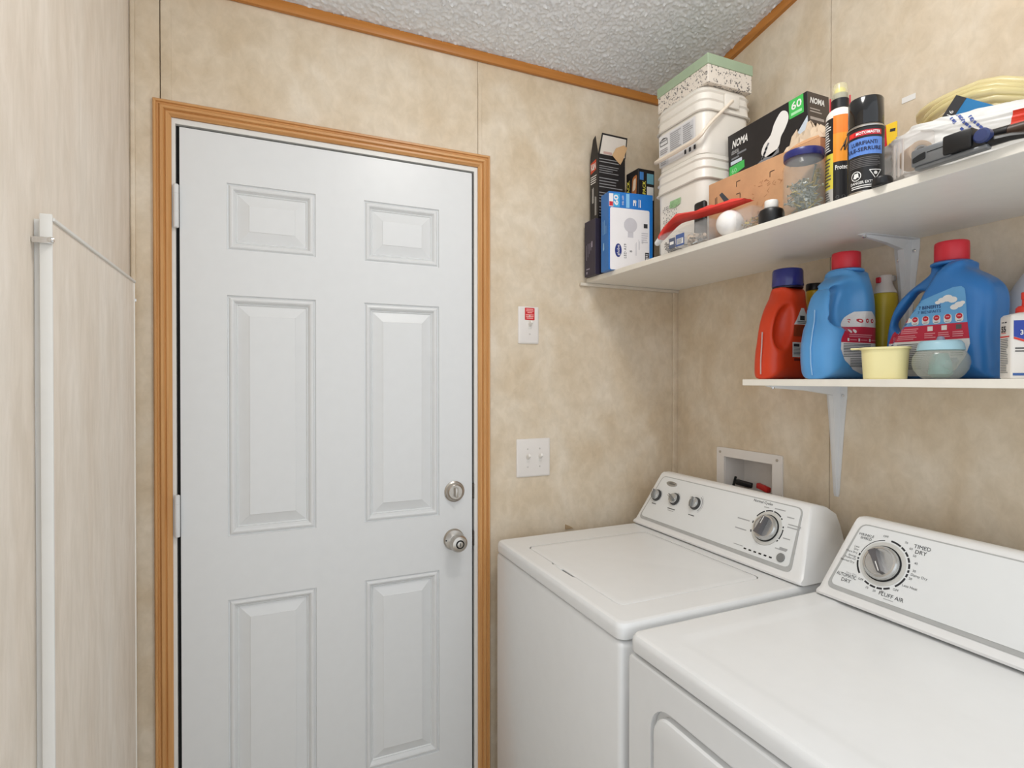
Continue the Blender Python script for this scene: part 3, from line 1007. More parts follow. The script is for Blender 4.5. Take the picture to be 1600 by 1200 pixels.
pr.text('FLUFF AIR', dy + 0.036, dv - 0.0655, 0.0085, 1, align='c')
pr.rect(dy + 0.022, dy + 0.042, dv - 0.071, dv - 0.0695, 3)
for s, u, v in (('10', -0.016, -0.062), ('20', 0.0, -0.0635), ('30', 0.017, -0.060)):
    pr.text(s, dy + u, dv + v, 0.005, 0, align='c')
pr.text('OFF', dy - 0.034, dv - 0.049, 0.005, 0, align='c')
pr.text('Very Dry', dy - 0.045, dv - 0.0435, 0.0048, 3, align='r')
pr.text('AUTOMATIC', dy - 0.044, dv - 0.0525, 0.0085, 1, align='r', w=0.046)
pr.text('DRY', dy - 0.064, dv - 0.0635, 0.0085, 1, align='c')
for s, v in (('Less', 0.020), ('Dry', 0.0135), ('More Dry', 0.0055), ('Energy', -0.003), ('Preferred', -0.0095), ('Normal Dry', -0.0175)):
    pr.text(s, dy - 0.0585, dv + v, 0.0048, 0, align='r')
pr.build('label_print', [M_INK, M_DINK, M_BLACK, mat('pale_ink', (168, 168, 168), 0.5)], con)

cb = MB()
zz = [0.0 + 0.83 * k / 20 for k in range(21)]
cb.box(0.694, 1.18, 0.9365, 0.9415, 0.0, 0.832)
cb.box(0.6955, 1.18, 0.9335, 0.9365, 0.0, 0.829)
cb.box(0.694, 1.18, 0.9290, 0.9335, 0.0, 0.830)
tag(cb.build('cardboard_sheet', mat('speckled_board', (146, 116, 92), 0.9, var=0.45, scale=260), None, (0.9, 0.935, 0), smooth=0),
    'speckled brown cardboard sheet wedged between washing machine and dryer', 'cardboard')

# ------------------------------------------------------------ shelves and brackets
ZU, ZL = 1.772, 1.417
us = thing('wall_shelf', 'upper white melamine shelf crowded with boxes and bottles', 'shelf', (1.24, 0.7, 1.756))
MB().rbox(1.0357, 1.4375, -0.10, 1.6895, 1.756, ZU, 0.0006, 1).build('board', M_MEL, us, smooth=0)
MB().rbox(1.035, 1.0357, -0.10, 1.6895, 1.7563, ZU - 0.0003, 0.0003, 1).build('edge_band', mat('edge_band_white', (232, 226, 214), 0.4, var=0.02), us, smooth=0)
MB().rbox(1.006, 1.4375, 1.678, 1.6895, 1.7445, 1.7557, 0.002, 2).build('end_cleat', mat('cleat_cream', (214, 204, 188), 0.45), us)
ls = thing('wall_shelf', 'lower white melamine shelf holding the laundry jugs', 'shelf', (1.29, 0.4, 1.401))
MB().rbox(1.1527, 1.4375, -0.10, 1.098, 1.401, ZL, 0.0006, 1).build('board', M_MEL, ls, smooth=0)
MB().rbox(1.152, 1.1527, -0.10, 1.098, 1.4013, ZL - 0.0003, 0.0003, 1).build('edge_band', MATS['edge_band_white'], ls, smooth=0)

def bracket(label, y, z, arm, leg, w=0.060):
    """pressed steel shelf bracket: flanged leg on the wall, flanged arm under the shelf, rib through the corner"""
    t = thing('shelf_bracket', label, 'bracket', (XW, y, z - leg))
    def sec(s, k, hgt):
        W = w * s
        return [(-W / 2, 0), (-W / 2, 0.0018), (-W * 0.2, 0.0018), (-W * 0.12, hgt), (W * 0.12, hgt), (W * 0.2, 0.0018), (W / 2, 0.0018), (W / 2, 0)]
    loops = []
    for f, s, h_ in ((0.0, 0.20, 0.003), (0.03, 0.28, 0.006), (0.3, 0.48, 0.012), (0.65, 0.74, 0.018), (0.9, 0.98, 0.026), (0.995, 1.0, 0.034)):
        loops.append([(XW - 0.0004 - h, y + u, z - leg + leg * f) for u, h in sec(s, f, h_)])
    mb = MB()
    mb.loft(loops)
    mb.build('leg', M_WHITEM, t, smooth=25, fix=True)
    loops = []
    for f, s, h_ in ((0.012, 1.0, 0.032), (0.15, 0.98, 0.024), (0.5, 0.72, 0.013), (0.9, 0.48, 0.007), (1.0, 0.3, 0.003)):
        loops.append([(XW - arm * f, y + u, z - 0.0004 - h) for u, h in sec(s, f, h_)])
    mb = MB()
    mb.loft(loops)
    mb.build('arm', M_WHITEM, t, smooth=25, fix=True)
    for u, dz in ((0.018, 0.045), (-0.018, 0.028)):
        MB(frame((XW - 0.002, y + u, z - dz), (0, -1, 0), (0, 0, 1))).lathe([(0.0042, 0), (0.0042, 0.002), (0.002, 0.003)], 12).build('screw', M_CHROME, t)
    for f, u in ((0.94, 0.0), (0.25, 0.02)):
        MB(frame((XW - arm * f, y + u, z - 0.002), (0, 1, 0), (1, 0, 0))).lathe([(0.0042, 0), (0.0042, 0.006), (0.002, 0.0075)], 12).build('screw', M_CHROME, t)
    return t
bracket('white steel bracket under the upper shelf, above the blue jugs', 0.857, 1.756, 0.170, 0.25)
bracket('white steel bracket under the lower shelf, long tapered leg on the wall', 1.038, 1.401, 0.26, 0.306)
# ------------------------------------------------------------ things on the upper shelf
M_CLEAR = mat('clear_plastic', (236, 236, 234), 0.06, alpha=0.10, var=0.01)
M_GLASS = mat('jar_glass', (196, 204, 198), 0.03, alpha=0.11, var=0.01)
M_SCREW = mat('zinc_screws', (168, 166, 158), 0.3, 0.85, var=0.2, scale=120)
M_BRASS = mat('yellow_zinc', (190, 166, 96), 0.3, 0.8, var=0.15, scale=120)
M_BOXB = mat('black_carton', (34, 31, 32), 0.4, var=0.08)
M_PAIL = mat('pail_white', (232, 226, 216), 0.32, var=0.01, sss=0.0)

def face_x(x, y, z, M=None):        # print frame on a face looking to -X; u to the viewer's right
    F = frame((x, y, z), (0, -1, 0), (0, 0, 1))
    return F if M is None else np.array(M) @ F
def face_y(x, y, z, M=None):        # face looking to -Y
    F = frame((x, y, z), (1, 0, 0), (0, 0, 1))
    return F if M is None else np.array(M) @ F

# navy box, at the shelf's far end
t = thing('carton', 'narrow dark navy box at the shelf end, under the open black box', 'box', (1.08, 1.64, ZU))
MB().rbox(1.017, 1.150, 1.603, 1.672, ZU, 1.961, 0.0012, 1).build('body', mat('navy_carton', (52, 46, 62), 0.45, var=0.06), t)
pr = Print(flat_fn(face_x(1.017, 1.672, ZU)))
for k in range(4):
    pr.lines(0.012 + k * 0.009, 0.018 + k * 0.009, 0.055 + 0.01 * k, 0.125 - 0.012 * (k % 2), 1, 0, vert=True, fill=0.4, seed=k)
pr.rect(0.044, 0.052, 0.095, 0.115, 0)
pr.rect(0.012, 0.034, 0.022, 0.026, 0)
pr.rect(0.012, 0.020, 0.008, 0.016, 0)
pr.build('label_print', [mat('mauve_ink', (150, 142, 158), 0.5)], t)

# tall black box, flaps open
t = thing('carton', 'tall black box with its printed flaps torn open, standing on the navy box', 'box', (1.095, 1.65, 1.9615))
mb = MB()
z0, z1 = 1.9615, 2.186
mb.box(1.040, 1.0412, 1.622, 1.672, z0, z1)
mb.box(1.1488, 1.150, 1.622, 1.672, z0, z1)
mb.box(1.0412, 1.1488, 1.622, 1.6232, z0, z1)
mb.box(1.0412, 1.1488, 1.6708, 1.672, z0, z1)
mb.box(1.0412, 1.1488, 1.6232, 1.6708, z0, z0 + 0.001)
mb.build('body', M_BOXB, t, smooth=0)
FFl = frame((1.040, 1.6222, z1), (1, 0, 0), (0, -0.12, 1))
mb = MB(FFl)
mb.plate([(0, 0), (0.112, -0.001), (0.114, 0.070), (0.010, 0.071)], (), -0.0008, 0.0004)
fl = mb.build('flap', M_BOXB, t, smooth=0)
pr = Print(flat_fn(FFl), 0.0008)
pr.poly([(0.006, 0.002), (0.108, 0.002), (0.109, 0.064), (0.014, 0.065)], 0)
pr.rect(0.020, 0.054, 0.004, 0.012, 1, 1)
pr.build('label_print', [mat('flap_white', (222, 212, 200), 0.5), mat('flap_pink', (196, 160, 150), 0.6)], fl)
MB(frame((1.0405, 1.672, z1), (0, -1, 0), (-0.15, 0, 1))).plate([(0, 0), (0.049, 0), (0.047, 0.062), (0.03, 0.055)], (), -0.0006, 0.0004).build('flap', M_BOXB, t, smooth=0)
MB(frame((1.093, 1.6185, 2.178), (1, 0, 0.05), (0, -0.12, 1))).plate([(0.0, 0.010), (0.014, 0.035), (0.045, 0.048), (0.060, 0.040), (0.044, -0.004), (0.036, -0.018), (0.024, -0.010)], (), 0.0005, 0.0015).build('torn_flap', M_TAN, t, smooth=0)
pr = Print(flat_fn(face_x(1.040, 1.672, z0)))
pr.poly([(0.003, 0.168), (0.038, 0.176), (0.038, 0.212), (0.003, 0.205)], 1)
pr.text('K&N', 0.006, 0.180, 0.022, 0, w=0.030, bold=0.03)
pr.lines(0.004, 0.044, 0.13, 0.160, 4, 0, seed=3)
pr.lines(0.012, 0.024, 0.065, 0.12, 2, 0, vert=True, seed=4)
pr.lines(0.030, 0.040, 0.02, 0.10, 2, 0, vert=True, seed=5)
pr.build('label_print', [M_WINK, mat('label_orange_red', (206, 70, 40), 0.5)], t)
pr = Print(flat_fn(face_y(1.040, 1.622, z0)))
for k, (a, b) in enumerate(((0.196, 0.215), (0.160, 0.190), (0.110, 0.150), (0.060, 0.100), (0.01, 0.05))):
    pr.lines(0.004, 0.106, a, b, 4 if k else 2, 0, seed=10 + k, fill=0.3, ragged=0.5)
pr.build('label_print', [mat('grey_print', (150, 148, 148), 0.5)], t)

# small black 4-pack box behind the blue one
t = thing('carton', 'small black 4-pack box between the open black box and the white pails', 'box', (1.19, 1.585, ZU))
MB().rbox(1.160, 1.228, 1.560, 1.628, ZU, 2.135, 0.001, 1).build('body', M_BOXB, t)
pr = Print(flat_fn(face_x(1.160, 1.628, ZU)))
pr.text('4-PACK', 0.020, 0.262, 0.016, 0, rot=PI / 2, bold=0.02)
pr.poly(rpoly([(0.030, 0.27), (0.058, 0.275), (0.062, 0.345), (0.036, 0.34)], 0.01), 1)
pr.poly(rpoly([(0.036, 0.29), (0.054, 0.295), (0.056, 0.335), (0.042, 0.33)], 0.01), 2, 1)
pr.build('label_print', [mat('print_yellow', (232, 220, 90), 0.5), mat('print_amber', (190, 120, 70), 0.5), mat('print_cream', (236, 216, 190), 0.5)], t)
pr = Print(flat_fn(face_y(1.160, 1.560, ZU)))
pr.text('4-PACK', 0.030, 0.262, 0.013, 0, rot=PI / 2, bold=0.02)
pr.rect(0.006, 0.022, 0.325, 0.352, 1)
pr.rect(0.036, 0.064, 0.315, 0.350, 2)
pr.rect(0.036, 0.064, 0.26, 0.305, 3)
pr.build('label_print', [MATS['print_yellow'], mat('print_blue', (70, 130, 196), 0.5), mat('print_teal', (110, 170, 190), 0.5), M_WINK], t)

# blue light bulb box at the front
PB = place((1.014, 1.519, ZU), math.radians(-7.7))
t = thing('carton', 'blue and white LED bulb box marked 60, front edge of the upper shelf', 'box', (1.09, 1.54, ZU))
BW, BH, BD = 0.160, 0.253, 0.057
mb = MB(PB)
mb.rbox(0, BW, 0, BD, 0, BH, 0.001, 1)
mb.build('body', mat('blue_carton', (28, 112, 190), 0.35, var=0.03), t)
pr = Print(flat_fn(face_y(0, 0, 0, PB)))
pr.poly(rpoly([(0.005, 0.001), (0.147, 0.001), (0.147, 0.200), (0.005, 0.202)], 0.006), 0)
pr.rect(0.001, 0.016, 0.204, 0.246, 0)
pr.rect(0.002, 0.015, 0.206, 0.220, 4, 1)
pr.rect(0.017, 0.039, 0.204, 0.247, 5)
pr.rect(0.062, 0.074, 0.204, 0.249, 6)
pr.text('60', 0.033, 0.209, 0.016, 0, rot=PI / 2, bold=0.03, w=0.034)
pr.text('DEL LED', 0.053, 0.212, 0.006, 0, rot=PI / 2)
pr.lines(0.085, 0.100, 0.212, 0.238, 2, 0, vert=True, seed=2)
pr.disc(0.094, 0.226, 0.005, 0, 1)
pr.lines(0.106, 0.116, 0.208, 0.240, 2, 0, vert=True, seed=5)
# faint picture of a bulb and the oval maker's badge
pr.disc(0.078, 0.148, 0.024, 3, 1)
pr.rect(0.068, 0.088, 0.108, 0.126, 3, 1)
pr.poly(circ(0.034, 0.064, 0.012, 24, 0.022), 1, 1)
pr.text('globe', 0.038, 0.047, 0.010, 0, 2, rot=PI / 2, w=0.034)
pr.text('LED A19', 0.063, 0.040, 0.0095, 2, rot=PI / 2)
pr.text('8', 0.084, 0.060, 0.010, 2, rot=PI / 2)
for k in range(3):
    pr.lines(0.094 + 0.012 * k, 0.101 + 0.012 * k, 0.05 + 0.02 * k, 0.105, 2, 3, vert=True, seed=20 + k)
pr.rect(0.126, 0.140, 0.142, 0.156, 2, 1)
pr.lines(0.118, 0.142, 0.092, 0.128, 5, 3, seed=31)
pr.rect(0.131, 0.146, 0.022, 0.062, 2, 1)
pr.lines(0.133, 0.144, 0.026, 0.058, 6, 0, 2, seed=8)
pr.build('label_print', [mat('carton_white', (232, 228, 228), 0.4, var=0.01), mat('badge_navy', (34, 50, 120), 0.4), M_DINK, mat('print_grey', (196, 192, 196), 0.5), M_RED,
                         mat('print_light_blue', (60, 160, 210), 0.4), mat('print_sky', (130, 186, 226), 0.4)], t)
pr = Print(flat_fn(frame((0, BD, 0), (0, -1, 0), (0, 0, 1)) if False else np.array(PB) @ frame((0, BD, 0), (0, -1, 0), (0, 0, 1))))
for k in range(3):
    pr.lines(0.014 + 0.011 * k, 0.020 + 0.011 * k, 0.120, 0.180 - 0.012 * k, 1, 0, vert=True, seed=k)
pr.poly(rpoly([(0.016, 0.066), (0.026, 0.070), (0.024, 0.094), (0.018, 0.092)], 0.004), 0)
pr.build('label_print', [mat('print_pale_blue', (150, 196, 232), 0.5)], t)

# ---- square white pails
def pail(name, label, cx, cy, sx, sy, z0, z1, lid_h, lid=True):
    t = thing('pail', label, 'pail', (cx, cy, z0))
    def loop(k, z, r=0.034, grow=0.0):
        a, b = sx / 2 * k + grow, sy / 2 * k + grow
        return ell3(rrect(cx - a, cx + a, cy - b, cy + b, r, 6), z)
    H_ = z1 - z0
    mb = MB()
    mb.loft([loop(0.90, z0, 0.026), loop(0.92, z0 + 0.004, 0.03), loop(0.925, z0 + 0.012, 0.032), loop(0.955, z1 - lid_h - 0.002, 0.034), loop(0.955, z1 - lid_h * 0.6, 0.034), loop(0.955, z1 - 0.012, 0.034)], True, False)
    mb.build('body', M_PAIL, t, smooth=40)
    mb = MB()
    zb = z1 - lid_h
    rows_ = [(0.965, zb, 0), (0.97, zb - 0.001, 0.004), (0.975, zb + 0.0015, 0.006), (0.97, zb + 0.004, 0.003), (0.965, zb + lid_h * 0.38, 0.001),
             (0.97, zb + lid_h * 0.44, 0.004), (0.965, zb + lid_h * 0.50, 0.001), (0.965, zb + lid_h * 0.72, 0.0), (0.97, zb + lid_h * 0.78, 0.003), (0.965, zb + lid_h * 0.86, 0.0),
             (0.955, z1 - 0.0025, -0.002), (0.94, z1, -0.004), (0.90, z1, -0.006)]
    mb.loft([loop(k, z, 0.036, g) for k, z, g in rows_], False, True)
    mb.build('lid', M_PAIL, t, smooth=40)
    return t
PCX, PCY, PSX, PSY = 1.237, 1.342, 0.196, 0.222
lo = pail('pail', 'lower of two stacked white square pails, with dotted date print', PCX, PCY, PSX, PSY, ZU, 2.070, 0.075)
up = pail('pail', 'upper of two stacked white square pails, with paper label and bail handle', PCX, PCY, PSX, PSY, 2.0705, 2.262, 0.072)
# its bail handle, dropped forward
pts = [(1.243, 1.224, 2.226), (1.205, 1.2235, 2.190), (1.165, 1.2225, 2.152), (1.139, 1.223, 2.124), (1.1305, 1.230, 2.110), (1.1285, 1.26, 2.103), (1.128, 1.31, 2.101),
       (1.128, 1.36, 2.100), (1.1285, 1.405, 2.100), (1.133, 1.432, 2.103), (1.150, 1.4475, 2.112), (1.19, 1.455, 2.16), (1.243, 1.460, 2.226)]
cr = [tuple(p) for p in catmull(pts, 5, False)]
MB().tube(cr, [0.0044 + 0.0026 * max(0, math.sin(PI * (k / len(cr) - 0.2) / 0.7)) if 0.2 < k / len(cr) < 0.9 else 0.0044 for k in range(len(cr))], 8).build('bail_handle', mat('bail_ivory', (236, 222, 204), 0.4), up)
for y in (1.2275, 1.4565):
    MB().rbox(1.216, 1.27, y - 0.004, y + 0.004, 2.205, 2.243, 0.003, 2).build('handle_lug', M_PAIL, up)
XP = PCX - PSX / 2 * 0.935
tl = (0.018 * 0.98 / 2) / 0.12
FP = frame((XP + 0.0005, 1.434, 2.078), (0, -1, 0), (-0.024, 0, 1))
pr = Print(flat_fn(FP), 0.0006)
pr.poly(rpoly([(0.004, 0.006), (0.166, 0.006), (0.168, 0.104), (0.004, 0.104)], 0.004), 0)
pr.rect(0.056, 0.110, 0.028, 0.098, 1, 1)
pr.rect(0.113, 0.160, 0.028, 0.098, 1, 1)
pr.lines(0.058, 0.108, 0.030, 0.096, 11, 2, 2, seed=1)
pr.lines(0.115, 0.158, 0.030, 0.096, 11, 2, 2, seed=2)
pr.lines(0.010, 0.048, 0.044, 0.062, 3, 2, 2, seed=4)
pr.rect(0.010, 0.048, 0.008, 0.036, 1, 1)
pr.lines(0.012, 0.046, 0.010, 0.034, 4, 2, 2, seed=5)
for a, b in (((0.012, 0.072), (0.046, 0.072)), ((0.012, 0.072), (0.010, 0.086)), ((0.010, 0.086), (0.026, 0.094)), ((0.026, 0.094), (0.044, 0.088)), ((0.044, 0.088), (0.046, 0.072)), ((0.010, 0.084), (0.044, 0.084)), ((0.016, 0.089), (0.038, 0.091))):
    u, v = (np.array(a) + b) / 2
    L = math.dist(a, b)
    pr.rect(u - L / 2 - 0.0006, u + L / 2 + 0.0006, v - 0.0009, v + 0.0009, 3, 2, rot=math.atan2(b[1] - a[1], b[0] - a[0]))
for k in range(5):
    pr.rect(0.120 + k * 0.010, 0.128 + k * 0.010, 0.009, 0.022, 4 if k % 2 else 3, 2)
pr.build('paper_label', [mat('pail_label', (226, 224, 224), 0.5, var=0.01), mat('pail_label_grey', (206, 206, 208), 0.5), mat('print_soft', (160, 158, 160), 0.6), M_DINK, M_WINK], up)
pr = Print(flat_fn(frame((1.222, 1.240 - 0.0005, 2.135), (1, 0, 0), (0, -0.02, 1))), 0.0008)
pr.poly([(0.0, 0.020), (0.010, 0.034), (0.075, 0.022), (0.070, -0.006), (0.03, -0.008), (0.002, 0.006)], 0)
pr.rect(0.022, 0.046, 0.000, 0.006, 1, 1)
pr.rect(0.005, 0.009, 0.014, 0.028, 2, 1)
pr.build('torn_sticker', [mat('sticker_yellow', (222, 190, 66), 0.5, var=0.1), M_WINK, mat('sticker_brown', (120, 80, 70), 0.6)], up)
FP = frame((PCX - PSX / 2 * 0.945, 1.434, 1.86), (0, -1, 0), (-0.016, 0, 1))
pr = Print(flat_fn(FP), 0.0016)
rr = random.Random(9)
for c in range(9):
    for r in range(13):
        if rr.random() < 0.55:
            pr.rect(0.026 + c * 0.0075, 0.0285 + c * 0.0075, 0.020 + r * 0.0058, 0.0237 + r * 0.0058, 0)
pr.poly([(0.056, 0.084), (0.060, 0.104), (0.108, 0.104), (0.104, 0.086), (0.08, 0.080)], 1)
pr.build('stamp_print', [mat('stamp_ink', (70, 72, 76), 0.6), mat('stamp_green', (150, 186, 138), 0.6, var=0.12, scale=120)], lo)

# floral gift box with green lid
M_FLOR = bpy.data.materials.new('floral_paper')
M_FLOR.use_nodes = True
nt = M_FLOR.node_tree
b_ = nt.nodes['Principled BSDF']
geo = nt.nodes.new('ShaderNodeNewGeometry')
n1 = nt.nodes.new('ShaderNodeTexNoise')
n1.inputs['Scale'].default_value = 46
n1.inputs['Detail'].default_value = 3
n1.inputs['Distortion'].default_value = 1.6
n2 = nt.nodes.new('ShaderNodeTexVoronoi')
n2.inputs['Scale'].default_value = 165
nt.links.new(geo.outputs['Position'], n1.inputs['Vector'])
nt.links.new(geo.outputs['Position'], n2.inputs['Vector'])
ra = nt.nodes.new('ShaderNodeValToRGB')
ra.color_ramp.elements[0].position, ra.color_ramp.elements[1].position = 0.46, 0.54
nt.links.new(n1.outputs['Fac'], ra.inputs['Fac'])
rb = nt.nodes.new('ShaderNodeValToRGB')
rb.color_ramp.elements[0].position, rb.color_ramp.elements[1].position = 0.34, 0.52
rb.color_ramp.elements[0].color = (1, 1, 1, 1)
rb.color_ramp.elements[1].color = (0, 0, 0, 1)
nt.links.new(n2.outputs['Distance'], rb.inputs['Fac'])
mu = nt.nodes.new('ShaderNodeMath')
mu.operation = 'MULTIPLY'
nt.links.new(ra.outputs['Color'], mu.inputs[0])
nt.links.new(rb.outputs['Color'], mu.inputs[1])
mx = nt.nodes.new('ShaderNodeMix')
mx.data_type = 'RGBA'
mx.inputs['A'].default_value = (*lin((226, 216, 204)), 1)
mx.inputs['B'].default_value = (*lin((92, 88, 88)), 1)
nt.links.new(mu.outputs[0], mx.inputs['Factor'])
nt.links.new(mx.outputs['Result'], b_.inputs['Base Color'])
b_.inputs['Roughness'].default_value = 0.5
t = thing('gift_box', 'floral patterned box with a sage green lid on top of the pails', 'box', (1.23, 1.34, 2.2625))
MB().rbox(1.150, 1.318, 1.2245, 1.4435, 2.2625, 2.320, 0.0012, 1).build('body', M_FLOR, t)
mb = MB()
mb.rbox(1.1475, 1.3205, 1.222, 1.446, 2.313, 2.343, 0.0012, 1)
mb.build('box_lid', mat('sage_card', (160, 178, 150), 0.55, var=0.03), t)

# ---- brown cardboard carton
t = thing('carton', 'open brown cardboard carton behind the clear trays', 'box', (1.24, 1.02, ZU))
bx0, bx1, by0, by1, bz = 1.121, 1.360, 0.852, 1.190, 1.953
MB().rbox(bx0, bx1, by0, by1, ZU, bz, 0.0015, 1).build('body', M_CARD, t)
MB(frame((bx0 + 0.002, 0.93, bz), (0, -1, 0), (0.62, 0, 0.9))).plate([(0, 0), (0.076, 0), (0.07, 0.008), (0.045, 0.012), (0.02, 0.011), (0.006, 0.007)], (), -0.0012, 0.0012).build('flap', M_CARD, t, smooth=0)
pr = Print(flat_fn(face_x(bx0, by1, ZU)))
for u, v, a in ((0.100, 0.158, 0), (0.205, 0.148, 0), (0.170, 0.050, 3), (0.186, 0.047, 2), (0.112, 0.126, 1), (0.262, 0.150, 1)):
    c, s = [(1, -1), (-1, -1), (1, 1), (-1, 1)][a]
    pr.rect(min(u, u + c * 0.013), max(u, u + c * 0.013), v - 0.001, v + 0.001, 0)
    pr.rect(u - 0.001, u + 0.001, min(v, v + s * 0.013), max(v, v + s * 0.013), 0)
pr.poly([(0.040, 0.142), (0.050, 0.146), (0.074, 0.120), (0.070, 0.106), (0.061, 0.114)], 1)
pr.lines(0.024, 0.034, 0.104, 0.140, 2, 0, vert=True, seed=4)
rr = random.Random(5)
for k in range(46):
    u, v = 0.150 + 0.13 * rr.random(), 0.055 + 0.08 * rr.random()
    pr.rect(u, u + 0.004 + 0.008 * rr.random(), v, v + 0.0009, 2, rot=rr.uniform(-1.2, 1.2))
pr.build('stamp_print', [mat('carton_ink', (70, 54, 44), 0.7), mat('carton_arrow', (66, 72, 78), 0.7), mat('carton_soft_ink', (158, 106, 70), 0.8)], t)

# crumpled kraft paper on top of the carton
def crumple(name, label, cat, m, cx, cy, z, sx, sy, h, seed, n=12):
    mb = MB()
    rr = random.Random(seed)
    v, f = [], []
    for j in range(n + 1):
        for i in range(n + 1):
            a, b = i / n * 2 - 1, j / n * 2 - 1
            p = Vector((a * 2.2 + seed, b * 2.2, 1.7))
            e = max(0, 1 - max(abs(a), abs(b)) ** 3)
            zz = z + 0.001 + e * h * (0.45 + 0.55 * abs(noise.noise(p)) * 2)
            v.append((cx + sx * a + 0.01 * noise.noise(p * 2), cy + sy * b + 0.01 * noise.noise(p * 2 + Vector((5, 1, 2))), zz))
    k = len(v)
    v += [(x, y, max(z + 0.0004, q - 0.0015)) for x, y, q in v]
    for j in range(n):
        for i in range(n):
            a = j * (n + 1) + i
            f.append((a, a + 1, a + n + 2, a + n + 1))
            f.append((a + k, a + n + 1 + k, a + n + 2 + k, a + 1 + k))
    mb.add(v, f)
    o = mb.build(name, m, None, (cx, cy, z), smooth=20)
    return tag(o, label, cat)
crumple('wrapping_paper', 'crumpled tan wrapping paper on the brown carton behind the screw jar', 'paper', mat('kraft_grey', (206, 184, 158), 0.75, var=0.06), 1.162, 0.905, bz, 0.034, 0.052, 0.060, 3)

# ---- black light bulb box lying across the carton
NX, NY, NW, NH, ND = 1.226, 1.219, 0.259, 0.166, 0.078
PN = np.array(Matrix.Translation((NX, NY, bz + 0.0004)) @ Matrix.Rotation(math.radians(-2.4), 4, 'X'))
t = thing('carton', 'black and green LED bulb box lying on the brown carton', 'box', (NX + 0.03, NY - 0.12, bz))
mb = MB(PN)
mb.rbox(0, ND, -NW, 0, 0, NH, 0.001, 1)
mb.build('body', M_BOXB, t)
pr = Print(flat_fn(PN @ frame((0, 0, 0), (0, -1, 0), (0, 0, 1))), 0.0003)
pr.text('NOMA', 0.016, 0.124, 0.021, 0, w=0.056, bold=0.03, shear=0.2)
pr.text('LED/DEL', 0.013, 0.106, 0.010, 3, w=0.028)
pr.rect(0.034, 0.066, 0.099, 0.104, 4)
pr.rect(0.012, 0.040, 0.091, 0.096, 4)
pr.rect(0.009, 0.050, 0.077, 0.087, 5)
pr.poly([(0.002, 0.042), (0.058, 0.055), (0.058, 0.076), (0.004, 0.073)], 1)
pr.text('60', 0.012, 0.052, 0.014, 6, 1)
pr.poly([(0.206, 0.118), (0.248, 0.118), (0.248, 0.165), (0.206, 0.165)], 1)
pr.text('60', 0.213, 0.138, 0.020, 0, 1, w=0.030, bold=0.02)
pr.rect(0.212, 0.243, 0.124, 0.131, 6, 1)
bulb = catmull([(0.118, 0.062), (0.124, 0.086), (0.148, 0.104), (0.160, 0.128), (0.182, 0.150), (0.200, 0.142), (0.204, 0.122), (0.192, 0.100), (0.180, 0.086), (0.172, 0.064), (0.148, 0.048)], 4)
pr.poly([tuple(p) for p in bulb], 0, 1)
for k in range(4):
    pr.rect(0.108 + k * 0.006, 0.130 + k * 0.005, 0.046 + k * 0.010, 0.052 + k * 0.010, 4, 2, rot=0.9)
pr.poly([(0.205, 0.050), (0.258, 0.050), (0.258, 0.105)], 5, 0)
pr.poly([(0.066, 0.030), (0.115, 0.050), (0.172, 0.060), (0.172, 0.048), (0.115, 0.036), (0.075, 0.018)], 4, 1)
pr.build('label_print', [M_WINK, mat('label_green', (70, 186, 88), 0.45, var=0.02), M_DINK, mat('print_light', (208, 208, 208), 0.5), mat('print_mid', (128, 130, 134), 0.5),
                         mat('print_ice', (202, 212, 222), 0.5), mat('pale_green', (170, 226, 176), 0.5)], t)
pr = Print(flat_fn(PN @ frame((0, -NW, 0), (1, 0, 0), (0, 0, 1))), 0.0003)
pr.rect(0.001, ND - 0.001, 0.001, NH - 0.001, 0)
pr.text('NOMA', 0.008, 0.138, 0.015, 1, w=0.052, bold=0.03, shear=0.2)
for k, (a, w_) in enumerate(((0.124, 0.036), (0.117, 0.042), (0.100, 0.05), (0.086, 0.044), (0.078, 0.05), (0.071, 0.04))):
    pr.rect(0.007, 0.007 + w_, a - (0.0035 if k == 2 else 0.0015), a + (0.0035 if k == 2 else 0.0015), 2, 1)
pr.build('label_print', [mat('carton_brown_black', (74, 64, 58), 0.4), M_WINK, mat('print_dim', (168, 158, 150), 0.5)], t)

# black case tucked between pails and carton
MBc = MB()
MBc.rbox(1.1025, 1.1195, 1.188, 1.230, ZU, 1.912, 0.008, 4)
tag(MBc.build('tool_case', M_BLACK, None, (1.113, 1.19, ZU)), 'rounded black plastic case between the lower pail and the brown carton', 'case')

